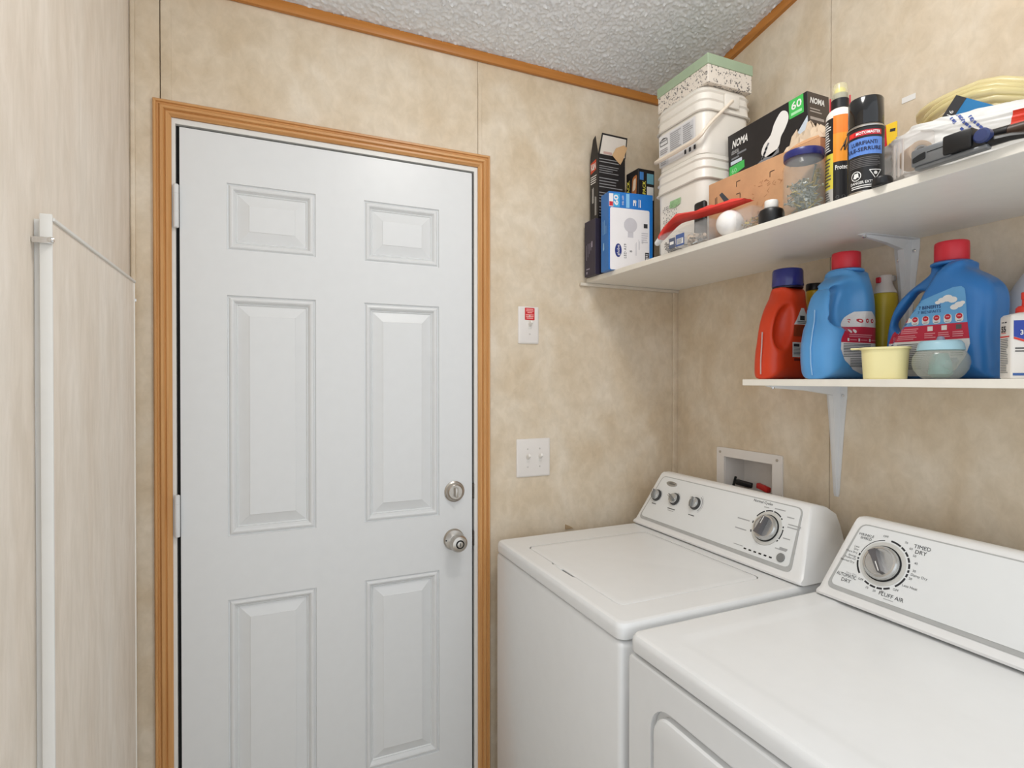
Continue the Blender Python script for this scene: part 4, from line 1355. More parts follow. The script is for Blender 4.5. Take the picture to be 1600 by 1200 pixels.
# ---- clear organiser trays with hardware
def screws(name, label, cat, n, fn, m, parent_none=True, lmin=0.016, lmax=0.03, r=0.0016, seed=0, base=(0, 0, 0), flat=0.35, group=None):
    rr = random.Random(seed)
    mb = MB()
    for _ in range(n):
        c = np.array(fn(rr))
        d = np.array([rr.gauss(0, 1), rr.gauss(0, 1), rr.gauss(0, flat)])
        d /= np.linalg.norm(d)
        L = rr.uniform(lmin, lmax) / 2
        mb.tube([c - d * L, c + d * L * 0.8, c + d * L], [r, r, r * 0.4], 5, rr.choice([0, 0, 0, 1]))
        mb.tube([c - d * L * 1.12, c - d * L], [r * 2.1, r * 1.4], 6, 0)
    o = mb.build(name, m, None, base, smooth=40)
    o['kind'] = 'stuff'
    return tag(o, label, cat, group)
def tray(label, x0, x1, y0, y1, h, div):
    t = thing('organiser_tray', label, 'tray', ((x0 + x1) / 2, (y0 + y1) / 2, ZU))
    z0 = ZU + 0.0004
    w = 0.0016
    mb = MB()
    mb.box(x0, x1, y0, y1, z0, z0 + w)
    for a in ((x0, x0 + w, y0, y1), (x1 - w, x1, y0, y1), (x0 + w, x1 - w, y0, y0 + w), (x0 + w, x1 - w, y1 - w, y1)):
        mb.box(a[0], a[1], a[2], a[3], z0 + w, z0 + h)
    mb.build('base', M_CLEAR, t, smooth=0)
    for d in div:
        MB().box(x0 + w, x1 - w, d - 0.0007, d + 0.0007, z0 + w, z0 + h - 0.003).build('divider', M_CLEAR, t, smooth=0)
    mb = MB()
    mb.rbox(x0 - 0.001, x1 + 0.001, y0 - 0.001, y1 + 0.001, z0 + h, z0 + h + 0.003, 0.001, 1)
    mb.build('lid', M_CLEAR, t)
    return t
t1_ = tray('clear divided organiser tray with a blue label under the red cloth', 1.028, 1.098, 1.092, 1.284, 0.052, (1.248, 1.205, 1.140))
pr = Print(flat_fn(face_x(1.028, 1.216, ZU + 0.007)), 0.0004)
pr.poly(rpoly([(-0.026, 0.0), (0.0, 0.0), (0.0, 0.028), (-0.026, 0.028)], 0.002), 0)
pr.poly(rpoly([(0.002, 0.0), (0.036, 0.0), (0.036, 0.032), (0.002, 0.032)], 0.002), 1)
pr.rect(0.006, 0.032, 0.005, 0.020, 2, 1)
pr.lines(0.008, 0.030, 0.006, 0.019, 4, 0, 2, seed=3)
pr.rect(-0.022, -0.006, 0.010, 0.018, 2, 1)
pr.build('label_sticker', [mat('sticker_slate', (86, 94, 116), 0.5), mat('sticker_blue', (74, 96, 150), 0.5), M_WINK], t1_)
screws('screws', 'loose dark screws in the far compartment of the divided clear tray', 'screws', 70, lambda r: (r.uniform(1.036, 1.09), r.uniform(1.252, 1.278), r.uniform(1.779, 1.800)),
       [mat('dark_screws', (74, 66, 58), 0.4, 0.6, var=0.3, scale=200), M_SCREW], lmin=0.008, lmax=0.016, r=0.0011, seed=2, base=(1.06, 1.265, 1.775))
screws('wall_plugs', 'pale plastic wall plugs in the middle of the divided clear tray', 'wall plugs', 30, lambda r: (r.uniform(1.040, 1.085), r.uniform(1.148, 1.198), r.uniform(1.780, 1.804)),
       [mat('plug_beige', (206, 184, 160), 0.5, var=0.1), M_SCREW], lmin=0.012, lmax=0.022, r=0.0024, seed=3, base=(1.06, 1.17, 1.775))
t2_ = tray('small clear tray of brass screws between the globe bulb and the black bottle', 1.040, 1.110, 0.9655, 1.0125, 0.050, ())
screws('screws', 'brass screws inside the small clear tray', 'screws', 40, lambda r: (r.uniform(1.050, 1.10), r.uniform(0.974, 1.004), r.uniform(1.779, 1.798)),
       [M_BRASS, M_SCREW], lmin=0.012, lmax=0.02, r=0.0012, seed=5, base=(1.075, 0.99, 1.775))

# red cloth with a white tip, draped over the tray
path = catmull([(1.046, 1.300, 1.823), (1.050, 1.276, 1.842), (1.054, 1.245, 1.858), (1.056, 1.205, 1.862), (1.058, 1.15, 1.8555), (1.06, 1.10, 1.853), (1.062, 1.05, 1.853), (1.066, 1.00, 1.850)], 4, False)
n_ = len(path)
mb = MB()
loops = []
for i, p in enumerate(path):
    f = i / (n_ - 1)
    w_ = 0.009 + 0.020 * min(1, f * 2.2) * (1 - 0.55 * max(0, f - 0.55) / 0.45)
    h_ = 0.007 + 0.002 * math.sin(f * 17) - 0.0035 * max(0, f - 0.7) / 0.3
    hump = 0.008 * math.exp(-((f - 0.36) / 0.05) ** 2) + 0.010 * math.exp(-((f - 0.66) / 0.06) ** 2) + 0.005 * math.exp(-((f - 0.9) / 0.04) ** 2)
    loops.append([(p[0] + w_ * math.cos(a), p[1] + 0.003 * math.sin(3 * a), p[2] + (h_ + (hump if math.sin(a) > 0 else 0)) * math.sin(a) + 0.0015 * math.sin(5 * a + 9 * f)) for a in [2 * PI * k / 14 for k in range(14)]])
mb.loft(loops)
rc = thing('red_cloth', 'rolled red cloth with a white tip draped over the clear trays', 'cloth', (1.055, 1.17, 1.85))
mb.build('cloth', mat('red_fabric', (222, 62, 52), 0.6, var=0.05, bump=0.2, bscale=500), rc, smooth=50, fix=True)
MB().tube([(1.0465, 1.300, 1.823), (1.0455, 1.309, 1.8165), (1.045, 1.317, 1.812), (1.045, 1.3195, 1.8105)], [0.0085, 0.0088, 0.0075, 0.004], 14).build('tip', M_WHITEM, rc)

# frosted globe bulb
t = thing('light_bulb', 'frosted white globe light bulb lying between the clear trays', 'light bulb', (1.06, 1.052, ZU))
FBu = frame((1.0605, 1.0525, 1.8052), (0, 1, 0), (0, 0, 1), (1, 0, 0))
prof_ = [(0.0005, -0.0328)] + [(0.0328 * math.sin(a), -0.0328 * math.cos(a)) for a in np.linspace(0.15, 2.35, 16)] + [(0.0195, 0.0265), (0.0165, 0.031)]
MB(FBu).lathe(prof_, 32).build('globe', mat('frosted_glass', (236, 232, 228), 0.25, var=0.01, sss=0.15), t, smooth=60)
MB(FBu).lathe([(0.0150, 0.031), (0.0135, 0.0335), (0.0140, 0.0365), (0.0130, 0.038), (0.0135, 0.041), (0.0125, 0.0425), (0.013, 0.045), (0.010, 0.049), (0.004, 0.052)], 20).build('screw_base', M_STEEL, t)

# little black bottle with a white cap
t = thing('small_bottle', 'squat black bottle with a white cap beside the screw jar', 'bottle', (1.062, 0.929, ZU))
PQ = place((1.062, 0.929, ZU))
MB(PQ).lathe([(0.024, 0), (0.027, 0.002), (0.0275, 0.006), (0.0275, 0.024), (0.025, 0.031), (0.019, 0.035), (0.0155, 0.036)], 28).build('body', M_BLACK, t)
MB(PQ).lathe([(0.0145, 0.036), (0.0150, 0.037), (0.0145, 0.052), (0.0135, 0.0535), (0.006, 0.054)], 24).build('cap', mat('cap_white', (230, 226, 220), 0.35, var=0.01), t)

# jar of screws
JX, JY, JR = 1.0705, 0.852, 0.0415
t = thing('glass_jar', 'glass jar full of screws with a navy blue lid', 'jar', (JX, JY, ZU))
PJ = place((JX, JY, ZU))
MB(PJ).lathe([(0.030, 0.0), (0.037, 0.001), (JR, 0.006), (JR, 0.100), (0.040, 0.108), (0.0365, 0.114), (0.036, 0.118), (0.0375, 0.1195), (0.036, 0.121), (0.036, 0.128),
              (0.0345, 0.128), (0.0345, 0.114), (0.0385, 0.106), (JR - 0.002, 0.099), (JR - 0.002, 0.007), (0.034, 0.0035)], 40).build('glass', M_GLASS, t, smooth=40)
MB(PJ).lathe([(0.0395, 0.1205), (0.0402, 0.122), (0.0402, 0.134), (0.039, 0.1365), (0.036, 0.1372), (0.030, 0.1365)], 40).build('lid', mat('navy_tin', (40, 42, 104), 0.3, var=0.03), t)
def in_jar(r):
    a, q = r.uniform(0, 2 * PI), 0.0205 * math.sqrt(r.random())
    return (JX + q * math.cos(a), JY + q * math.sin(a), ZU + r.uniform(0.020, 0.068))
screws('screws', 'zinc screws and nails filling the glass jar', 'screws', 190, in_jar, [M_SCREW, M_BRASS], lmin=0.022, lmax=0.040, r=0.0016, seed=7, base=(JX, JY, ZU + 0.01), flat=0.8)
mb = MB()
rr = random.Random(12)
for k in range(16):
    a = -1.9 + 0.9 * rr.random()
    bpt = np.array([JX + 0.018 * math.cos(a + 2.2), JY + 0.018 * math.sin(a + 2.2), ZU + 0.012 + 0.02 * rr.random()])
    tp = np.array([JX + 0.030 * math.cos(a + 0.2), JY + 0.030 * math.sin(a + 0.2), ZU + 0.070 + 0.030 * rr.random()])
    mb.tube([bpt, tp], [0.0007, 0.0015], 6, k % 2)
    d = (tp - bpt) / np.linalg.norm(tp - bpt)
    mb.tube([tp, tp + d * 0.002], [0.0016, 0.0034], 8, k % 2)
o = mb.build('long_screws', [M_BRASS, M_SCREW], None, (JX, JY, ZU + 0.01))
o['kind'] = 'stuff'
tag(o, 'long yellow screws leaning against the near side inside the glass jar', 'screws')

# protectant spray bottle
SX, SY, SR = 1.131, 0.8125, 0.0268
t = thing('spray_bottle', 'orange and black spray bottle with a yellow cap behind the aerosol can', 'spray bottle', (SX, SY, ZU))
PS = place((SX, SY, ZU))
M_BW = mat('bottle_white', (226, 220, 212), 0.35, var=0.01)
MB(PS).lathe([(0.022, 0), (0.026, 0.002), (SR, 0.006), (SR, 0.205), (0.0255, 0.212), (0.021, 0.219), (0.0155, 0.223)], 36).build('body', M_BW, t)
MB(PS).lathe([(0.0150, 0.223), (0.0165, 0.2235), (0.0165, 0.243), (0.0150, 0.2435)], 28).build('collar', M_BLACK, t)
MB(PS).lathe([(0.0143, 0.2435), (0.0143, 0.255), (0.0120, 0.257)], 28).build('pump', M_GREY, t)
MB(PS).lathe([(0.0105, 0.257), (0.0105, 0.2655), (0.0085, 0.268), (0.004, 0.2685)], 24).build('nozzle', mat('nozzle_yellow', (232, 220, 96), 0.4), t)
MB(PS).lathe([(0.0152, 0.244), (0.0152, 0.2535), (0.0138, 0.2735), (0.0128, 0.2765), (0.006, 0.277)], 28, close0=False).build('cap', mat('cap_clear', (232, 226, 190), 0.1, alpha=0.35, var=0.01), t)
aS = math.atan2(-SY, -SX)
for s in (-1, 1):
    c, q = math.cos(aS + s * 1.5), math.sin(aS + s * 1.5)
    MB().tube([(SX + 0.0185 * c, SY + 0.0185 * q, ZU + 0.222), (SX + 0.0182 * c, SY + 0.0182 * q, ZU + 0.250)], 0.0016, 8).build('lock_tab', M_RED, t)
pr = Print(cyl_fn((SX, SY), SR, aS, ZU), 0.0003)
w2 = PI * SR * 0.5
pr.rect(-w2 * 1.15, -w2 * 0.30, 0.006, 0.050, 6, 0, 8)
pr.rect(-w2 * 1.15, -w2 * 0.30, 0.050, 0.125, 1, 0, 8)
pr.rect(-w2 * 1.15, -w2 * 0.30, 0.125, 0.200, 0, 0, 8)
pr.rect(-w2 * 1.6, -w2 * 1.0, 0.13, 0.205, 4, 1, 5)
pr.rect(-w2 * 0.30, w2 * 1.1, 0.105, 0.203, 2, 0, 10)
pr.rect(-w2 * 0.30, w2 * 1.1, 0.105, 0.165, 5, 1, 10)
pr.rect(-w2 * 0.30, w2 * 1.1, 0.006, 0.105, 0, 0, 10)
pr.lines(-w2 * 1.0, -w2 * 0.4, 0.130, 0.196, 12, 7, 1, seed=2, nu=5)
pr.lines(-w2 * 1.0, -w2 * 0.4, 0.054, 0.118, 9, 3, 1, seed=3, nu=5)
pr.lines(-w2 * 1.0, -w2 * 0.4, 0.010, 0.046, 7, 3, 1, seed=6, nu=5)
pr.text('ARMOR ALL', w2 * 0.02, 0.128, 0.026, 0, 3, w=0.058, bold=0.03, shear=0.3)
pr.text('Protectant', -w2 * 0.2, 0.088, 0.010, 7, 2, w=0.036, bold=0.02)
for k in range(3):
    pr.arc(-w2 * 0.1 + 0.011 * k, 0.030, 0.0025, 0.0034, 0, 359, 3, 2, n=10)
pr.build('label_print', [mat('label_black', (26, 24, 25), 0.4), mat('label_yellow', (232, 214, 84), 0.4), mat('label_orange', (240, 128, 40), 0.4), M_INK, M_RED,
                         mat('label_amber', (240, 152, 44), 0.4), mat('label_pale', (200, 196, 190), 0.45), M_WINK], t)

# black aerosol can
KX, KY, KR = 1.069, 0.7145, 0.0315
t = thing('aerosol_can', 'black aerosol lubricant can with a glossy black cap', 'aerosol can', (KX, KY, ZU))
PK = place((KX, KY, ZU))
MB(PK).lathe([(0.028, 0), (KR, 0.001), (KR, 0.004), (KR - 0.0008, 0.005), (KR - 0.0008, 0.124), (KR + 0.0004, 0.1255), (KR + 0.0004, 0.128), (0.0295, 0.131), (0.026, 0.134)], 40, mis=[1, 1, 0, 0, 0, 1, 1, 1]).build('can', [mat('can_black', (30, 28, 28), 0.3, var=0.05), M_STEEL], t)
MB(PK).lathe([(0.0285, 0.131), (0.0300, 0.132), (0.0302, 0.150), (0.0298, 0.181), (0.0280, 0.1845), (0.015, 0.185)], 40).build('cap', mat('gloss_black', (16, 14, 14), 0.12, coat=0.4), t)
aK = math.atan2(-KY, -KX)
pr = Print(cyl_fn((KX, KY), KR - 0.0008, aK, ZU), 0.0003)
q = KR
pr.rect(-q * 1.05, q * 0.90, 0.1085, 0.1185, 0, 0, 10)
pr.poly([(-q * 0.98, 0.110), (-q * 0.66, 0.110), (-q * 0.60, 0.117), (-q * 0.92, 0.117)], 4, 1)
pr.text('MOTOMASTER', -q * 0.52, 0.111, 0.0052, 1, 2, w=q * 1.32, bold=0.03)
pr.rect(-q * 1.1, q * 0.95, 0.072, 0.104, 2, 0, 10)
pr.text('LUBRIFIANT/', -q * 0.80, 0.091, 0.0072, 5, 2, w=q * 1.45, bold=0.02)
pr.text('ULE-SERRURE', -q * 1.05, 0.0795, 0.0072, 5, 2, w=q * 1.9, bold=0.02)
pr.lines(-q * 0.95, q * 0.85, 0.048, 0.068, 6, 6, 1, seed=4, nu=8)
pr.arc(-q * 0.52, 0.0335, 0.0078, 0.0092, 0, 359, 1, 1, n=26)
pr.poly([(-q * 0.52 - 0.005, 0.030), (-q * 0.52 - 0.003, 0.0385), (-q * 0.52 + 0.004, 0.039), (-q * 0.52 + 0.005, 0.030), (-q * 0.52 + 0.002, 0.031), (-q * 0.52, 0.0285)], 1, 1)
for a, b in (((0.006, 0.0415), (0.027, 0.0415)), ((0.006, 0.0415), (0.0165, 0.0245)), ((0.027, 0.0415), (0.0165, 0.0245))):
    u, v = (np.array(a) + b) / 2
    L = math.dist(a, b)
    pr.rect(u - L / 2, u + L / 2, v - 0.0007, v + 0.0007, 1, 1, 4, rot=math.atan2(b[1] - a[1], b[0] - a[0]))
pr.disc(0.0165, 0.0355, 0.0032, 1, 1)
pr.text('DANGER EXTREME', -q * 0.85, 0.0175, 0.0052, 1, 1, w=q * 1.6, bold=0.02)
pr.lines(-q * 0.8, q * 0.7, 0.008, 0.0155, 2, 1, 1, seed=5, nu=8, ragged=0.1)
pr.build('label_print', [M_RED, M_WINK, mat('label_blue', (92, 132, 204), 0.4), M_DINK, mat('label_hot_red', (226, 50, 40), 0.4), mat('label_deep_navy', (28, 34, 66), 0.4), mat('print_faint', (96, 92, 92), 0.5)], t)

# red and yellow packet behind the can
t = thing('card_packet', 'red and yellow card packet standing behind the left end of the white bag', 'packet', (1.216, 0.745, ZU))
MB().rbox(1.2145, 1.2175, 0.746, 0.790, ZU, 1.960, 0.0006, 1).build('card', mat('packet_yellow', (236, 196, 50), 0.45), t)
pr = Print(flat_fn(face_x(1.2145, 0.790, ZU)))
pr.poly([(0.0, 0.05), (0.030, 0.05), (0.022, 0.1875), (0.0, 0.1875)], 0)
pr.poly([(0.030, 0.170), (0.041, 0.168), (0.042, 0.174), (0.031, 0.176)], 1)
pr.build('label_print', [M_RED, M_DINK], t)

# flat black lid at the front edge
MBl = MB(np.array(place((1.046, 0.668, ZU), 0.5)))
MBl.loft([ell3(circ(0, 0, a, 28, a * 0.75), z) for a, z in ((0.020, 0), (0.0225, 0.003), (0.0225, 0.013), (0.020, 0.0165), (0.012, 0.017))])
tag(MBl.build('black_lid', M_BLACK, None, (1.046, 0.668, ZU)), 'flat oval black lid in front of the aerosol can', 'lid')

# tape roll in a clear clamshell
PT = place((1.072, 0.6300, ZU), math.radians(-33))
t = thing('tape_dispenser', 'roll of tape in a clear ribbed plastic dispenser', 'tape', (1.07, 0.6225, ZU))
mb = MB(PT)
mb.rbox(-0.024, 0.024, -0.028, 0.030, 0.0005, 0.086, 0.008, 3)
mb.build('clamshell', mat('cloudy_plastic', (214, 204, 196), 0.12, alpha=0.20, var=0.03), t)
for k in range(3):
    MB(PT).rbox(-0.0252, -0.0236, -0.019 + k * 0.014, -0.013 + k * 0.014, 0.010, 0.074, 0.0006, 1).build('rib', mat('rib_plastic', (214, 204, 196), 0.25, alpha=0.7), t)
FT = np.array(PT) @ frame((0.002, -0.0245, 0.046), (1, 0, 0), (0, 0, 1))
mb = MB(FT)
mb.lathe([(0.012, -0.040), (0.0205, -0.040), (0.0205, 0.0), (0.0185, 0.0006), (0.0135, 0.0006), (0.012, 0.0)], 32, close0=False, close1=False)
mb.build('tape_roll', mat('tape_amber', (176, 150, 122), 0.3, var=0.05), t)
MB(FT).lathe([(0.0118, -0.0395), (0.0118, 0.0), (0.0095, 0.0), (0.0095, -0.0395)], 24, close0=False, close1=False).build('core', M_GREY, t)

# grey bar clamp with black body at the front edge
t = thing('bar_clamp', 'grey metal bar tool with black body and blue knob along the front edge', 'tool', (1.04, 0.54, ZU))
PG = place((1.034, 0.600, ZU + 0.0005), math.radians(-90))
mb = MB(PG)
mb.rbox(0.0, 0.062, -0.020, -0.004, 0.006, 0.0355, 0.004, 2)
mb.rbox(0.004, 0.11, -0.017, -0.002, 0.0, 0.008, 0.003, 2)
mb.build('bar', mat('grey_metal', (122, 124, 126), 0.35, 0.5, var=0.05), t)
mb = MB(PG)
mb.plate(rpoly([(0.004, 0.012), (0.024, 0.015), (0.024, 0.026), (0.014, 0.024), (0.004, 0.020)], 0.002), (), 0.0, 0.0008, M=frame((0, -0.0205, 0), (1, 0, 0), (0, 0, 1)))
mb.box(0.026, 0.062, -0.0204, -0.0198, 0.0235, 0.0248)
mb.build('slot', M_DARK, t, smooth=0)
mb = MB(PG)
mb.rbox(0.050, 0.092, -0.023, 0.006, 0.008, 0.040, 0.004, 2)
mb.rbox(0.074, 0.108, -0.018, 0.004, 0.006, 0.022, 0.004, 2)
mb.build('body', M_BLACK, t)
MB(np.array(PG) @ frame((0.104, -0.008, 0.021), (1, 0, 0), (0, 0, 1))).lathe([(0.010, 0), (0.0115, 0.002), (0.0115, 0.012), (0.009, 0.015), (0.004, 0.0155)], 20).build('knob', mat('knob_blue', (52, 62, 104), 0.35), t)
MB(PG).tube([(0.108, -0.006, 0.012), (0.135, -0.004, 0.010), (0.155, -0.002, 0.0055)], [0.008, 0.006, 0.004], 10).build('lever', M_BLACK, t)

# dark handled tool, running out of the frame
t = thing('hand_tool', 'dark wooden tool handle with black grip end lying behind the shelf edge', 'tool', (1.055, 0.38, ZU))
MB().tube([(1.056, 0.518, ZU + 0.031), (1.0555, 0.514, ZU + 0.031), (1.054, 0.478, ZU + 0.028)], [0.0075, 0.0100, 0.0100], 14).build('grip', M_BLACK, t)
MB().tube([(1.054, 0.478, ZU + 0.028), (1.052, 0.40, ZU + 0.022), (1.05, 0.29, ZU + 0.0145), (1.047, 0.20, ZU + 0.012)], [0.0092, 0.0088, 0.010, 0.0115], 14).build('handle', wood('dark_handle', (48, 34, 28), (74, 54, 42), 1), t)

# white shopping bag
def bag_mesh():
    bm = bmesh.new()
    bmesh.ops.create_icosphere(bm, subdivisions=6, radius=1)
    for v in bm.verts:
        p = v.co.copy()
        n1 = 1 - abs(noise.noise(Vector((p.x * 1.2, p.y * 2.6 + p.z * 1.5, p.z * 2.4 + 3))))
        n2 = 1 - abs(noise.noise(Vector((p.x * 2 + 7, p.y * 5.2 - p.z * 3.4, p.z * 4.0))))
        n3 = noise.noise(Vector((p.x * 6, p.y * 9 + p.z * 9, p.z * 7)))
        k = 0.84 + 0.16 * n1 ** 3 + 0.07 * n2 ** 4 + 0.016 * n3
        # squarer than an ellipsoid, lower towards its far end
        q = Vector([math.copysign(abs(c) ** 0.72, c) for c in p])
        h = 0.5 * (0.150 - 0.075 * min(1, max(0, (0.62 - q.y) / 1.3)))
        q = Vector((q.x * 0.043, q.y * 0.262, q.z * h)) * k
        q.z += h * 0.9
        if q.z < 0.0005:
            q.z = 0.0005 + 0.0001 * (q.z + 1)
        v.co = q
    return bm
bm = bag_mesh()
me = bpy.data.meshes.new('shopping_bag')
bm.to_mesh(me)
bm.free()
me.shade_smooth()
me.materials.append(mat('bag_film', (214, 212, 208), 0.35, var=0.02, bump=0.25, bscale=90))
bag = bpy.data.objects.new('shopping_bag', me)
C.objects.link(bag)
bag.location = (1.166, 0.494, ZU)
WORLD['shopping_bag'] = np.array((1.166, 0.494, ZU))
tag(bag, 'crumpled white plastic shopping bag with blue print and a red logo', 'bag')
from mathutils.bvhtree import BVHTree
def hit_fn(me, loc, M):
    bv = BVHTree.FromPolygons([v.co for v in me.vertices], [tuple(p.vertices) for p in me.polygons])
    M = np.array(M)
    def fn(u, v, o):
        out = []
        for a, b, c in zip(u, v, o):
            p = M[:3, 3] + M[:3, 0] * a + M[:3, 1] * b + M[:3, 2] * 0.3
            h = bv.ray_cast(Vector(p - np.array(loc)), Vector(-M[:3, 2]))
            out.append(np.array(h[0]) + np.array(loc) + M[:3, 2] * (c + 0.0006) if h[0] is not None else p - M[:3, 2] * 0.3)
        return np.array(out)
    return fn
pr = Print(hit_fn(me, bag.location, frame((1.17, 0.50, 1.86), (0, -1, 0), (0, 0, 1))), 0.0004)
for row in range(3):
    for k in range(9):
        w_ = 0.0022 + 0.0006 * ((k * 7 + row * 3) % 3)
        u, v = -0.104 + 0.0080 * row + 0.0046 * k, 0.030 + 0.0046 * row - 0.0062 * k
        if row == 0 and k in (3, 4) or row == 2 and k < 3:
            continue
        pr.rect(u - w_, u + w_, v - 0.0021, v + 0.0021, 0, 0, 3, 1, rot=-0.92)
pr.rect(-0.008, 0.018, -0.026, -0.004, 1, 0, 6, 6, rot=-0.15)
pr.rect(0.021, 0.030, -0.034, -0.018, 1, 0, 4, 4, rot=-0.3)
pr.build('bag_print', [mat('bag_blue', (66, 84, 150), 0.5), mat('bag_red', (206, 52, 28), 0.5)], bag)

# hang card sticking up behind the bag
FC = frame((1.226, 0.641, 1.967), (0, -0.79, -0.61), (0, -0.61, 0.79), (-1, 0, 0))
t = thing('hang_card', 'black and blue product card sticking up behind the white bag', 'card', (1.226, 0.62, ZU))
MB(FC).plate([(0, 0), (0.0, -0.022), (0.0, -0.17), (0.10, -0.17), (0.10, 0)], (), -0.001, 0.001).build('card', mat('card_blue', (40, 118, 172), 0.4), t, smooth=0)
pr = Print(flat_fn(FC), 0.0014)
pr.rect(0.0, 0.022, -0.17, 0, 0)
pr.text('0726216', 0.016, -0.068, 0.009, 1, 1, rot=PI / 2)
pr.build('label_print', [M_DINK, M_WINK], t)

# coil of yellowed tubing
mb = MB()
rr = random.Random(2)
pts = []
turns = 15
for k in range(turns * 28):
    a = 2 * PI * k / 28
    f = k / (turns * 28)
    lev = int(f * turns)
    ex = 0.088 + 0.008 * math.sin(1.7 * lev) + 0.004 * math.sin(3 * a + lev)
    ey = 0.138 + 0.010 * math.sin(2.3 * lev + 1) + 0.004 * math.sin(2 * a + lev)
    yy = 0.618 + ey * math.sin(a)
    pts.append((1.334 + ex * math.cos(a), yy, ZU + 0.0085 + f * (0.212 - 0.55 * max(0, 0.60 - yy)) + 0.003 * math.sin(2 * a + 0.7 * lev)))
mb.tube(pts, 0.0078, 8)
tag(mb.build('tubing_coil', mat('yellowed_vinyl', (234, 220, 164), 0.22, var=0.08, alpha=0.55, scale=8), None, (1.334, 0.605, ZU), smooth=60), 'coil of translucent yellowed vinyl tubing behind the white bag', 'tubing')
# ------------------------------------------------------------ laundry things on the lower shelf
def jug_sdf(prof, T, rnd, hole=None, scoops=(), grip=None):
    P = [tuple(p) for p in catmull(prof, 5)]
    def fn(x, y, z):
        d2 = sd_poly(P, x, z)
        if grip:                      # the handle side is pinched thinner
            (ax, az), (bx, bz), tg, soft = grip
            nx_, nz_ = -(bz - az), bx - ax
            L = math.hypot(nx_, nz_)
            q = np.clip(((x - ax) * nx_ + (z - az) * nz_) / L / soft, 0, 1)
            q = q * q * (3 - 2 * q)
            Te = T - (T - tg) * q
            d = sd_extrude(d2, y, Te, np.minimum(rnd, Te * 0.96))
        else:
            d = sd_extrude(d2, y, T, rnd)
        for (sx, sz, a, b, c, w, tilt) in scoops:
            ct, st = math.cos(tilt), math.sin(tilt)
            X, Z = (x - sx) * ct + (z - sz) * st, -(x - sx) * st + (z - sz) * ct
            d = smax(d, -sd_ell(X, np.abs(y) - w, Z, a, b, c), 0.012)
        if hole:
            (ax, az), (bx, bz), r = hole
            e = np.array([bx - ax, bz - az])
            t = np.clip(((x - ax) * e[0] + (z - az) * e[1]) / (e @ e), 0, 1)
            h = np.sqrt((x - ax - t * e[0]) ** 2 + (z - az - t * e[1]) ** 2) - r
            d = smax(d, -h, 0.010)
        return d
    return fn
def jug_mesh(t, fn, M, W, T, H_, m, h=0.0036):
    V, F = surfnets(fn, (-W / 2 - 0.012, -T - 0.012, -0.010), (W / 2 + 0.012, T + 0.012, H_ + 0.012), h)
    V = V.copy()
    V[:, 2] = np.maximum(V[:, 2], 0.0006)
    # relax twice, so that no grid shows
    n = len(V)
    q = np.array(F)
    for _ in range(2):
        acc, cnt = np.zeros_like(V), np.zeros(n)
        for i in range(4):
            for j in (i - 1, (i + 1) % 4):
                np.add.at(acc, q[:, i], V[q[:, j]])
                np.add.at(cnt, q[:, i], 1)
        V = 0.5 * V + 0.5 * acc / cnt[:, None]
    mb = MB(M)
    mb.add(V, F)
    return mb.build('body', m, t, smooth=70)
def jug_print_fn(fn, M, T):
    M = np.array(M)
    def f(u, v, o):
        u, v, o = np.asarray(u, float), np.asarray(v, float), np.asarray(o, float)
        y = np.full(len(u), -T - 0.02)
        for _ in range(40):
            y = y + np.clip(fn(u, y, v), -0.01, 0.02) * 0.8
        p = np.stack([u, y - o - 0.0003, v], 1)
        return p @ M[:3, :3].T + M[:3, 3]
    return f
def interp(tab):
    zs_, us = [a for a, _ in tab], [b for _, b in tab]
    return lambda z: float(np.interp(z, zs_, us))

# ---- orange jug
M_ORANGE = mat('orange_hdpe', (226, 68, 30), 0.32, var=0.02, sss=0.05)
PA = place((1.305, 1.105, ZL))
t = thing('detergent_jug', 'orange detergent jug with a dark blue cap at the far end of the lower shelf', 'jug', (1.305, 1.105, ZL))
fa = jug_sdf([(-0.070, 0.0), (0.0, 0.0), (0.070, 0.0), (0.0775, 0.010), (0.0785, 0.06), (0.0785, 0.11), (0.075, 0.16), (0.067, 0.200), (0.062, 0.225), (0.0605, 0.245), (0.0605, 0.252), (0.02, 0.2525), (-0.0185, 0.252),
              (-0.019, 0.242), (-0.026, 0.225), (-0.045, 0.198), (-0.060, 0.168), (-0.070, 0.130), (-0.0735, 0.09), (-0.0775, 0.05), (-0.0775, 0.012)],
             0.043, 0.036, None, [(-0.034, 0.142, 0.027, 0.040, 0.064, 0.046, -0.25)])
jug_mesh(t, fa, PA, 0.16, 0.043, 0.255, M_ORANGE)
NA = PA @ np.array(Matrix.Translation((0.021, 0, 0.250)))
MB(NA).lathe([(0.0385, 0.0), (0.0392, 0.001), (0.0392, 0.005), (0.0385, 0.006)], 40).build('collar', mat('collar_dark_blue', (28, 24, 56), 0.35), t)  # collar in a darker blue than the cap
MB(NA).lathe([(0.0398, 0.006), (0.0405, 0.008), (0.0395, 0.047), (0.0375, 0.0525), (0.033, 0.0545), (0.030, 0.0535), (0.010, 0.053)], 40).build('cap', mat('cap_blue', (46, 52, 130), 0.18, var=0.03, coat=0.3), t)
pr = Print(jug_print_fn(fa, PA, 0.043), 0.0003)
L_ = interp([(0.045, 0.0), (0.06, -0.012), (0.10, -0.010), (0.15, -0.002), (0.195, 0.022)])
R_ = interp([(0.045, 0.04), (0.06, 0.055), (0.15, 0.055), (0.195, 0.030)])
pr.rows(lambda z: (L_(z), R_(z)), 0.116, 0.146, 6, 10, lambda z: 1)
pr.rows(lambda z: (L_(z), R_(z)), 0.148, 0.193, 8, 10, lambda z: 0)
pr.rect(0.016, 0.034, 0.160, 0.172, 2, 1, 3, 3)
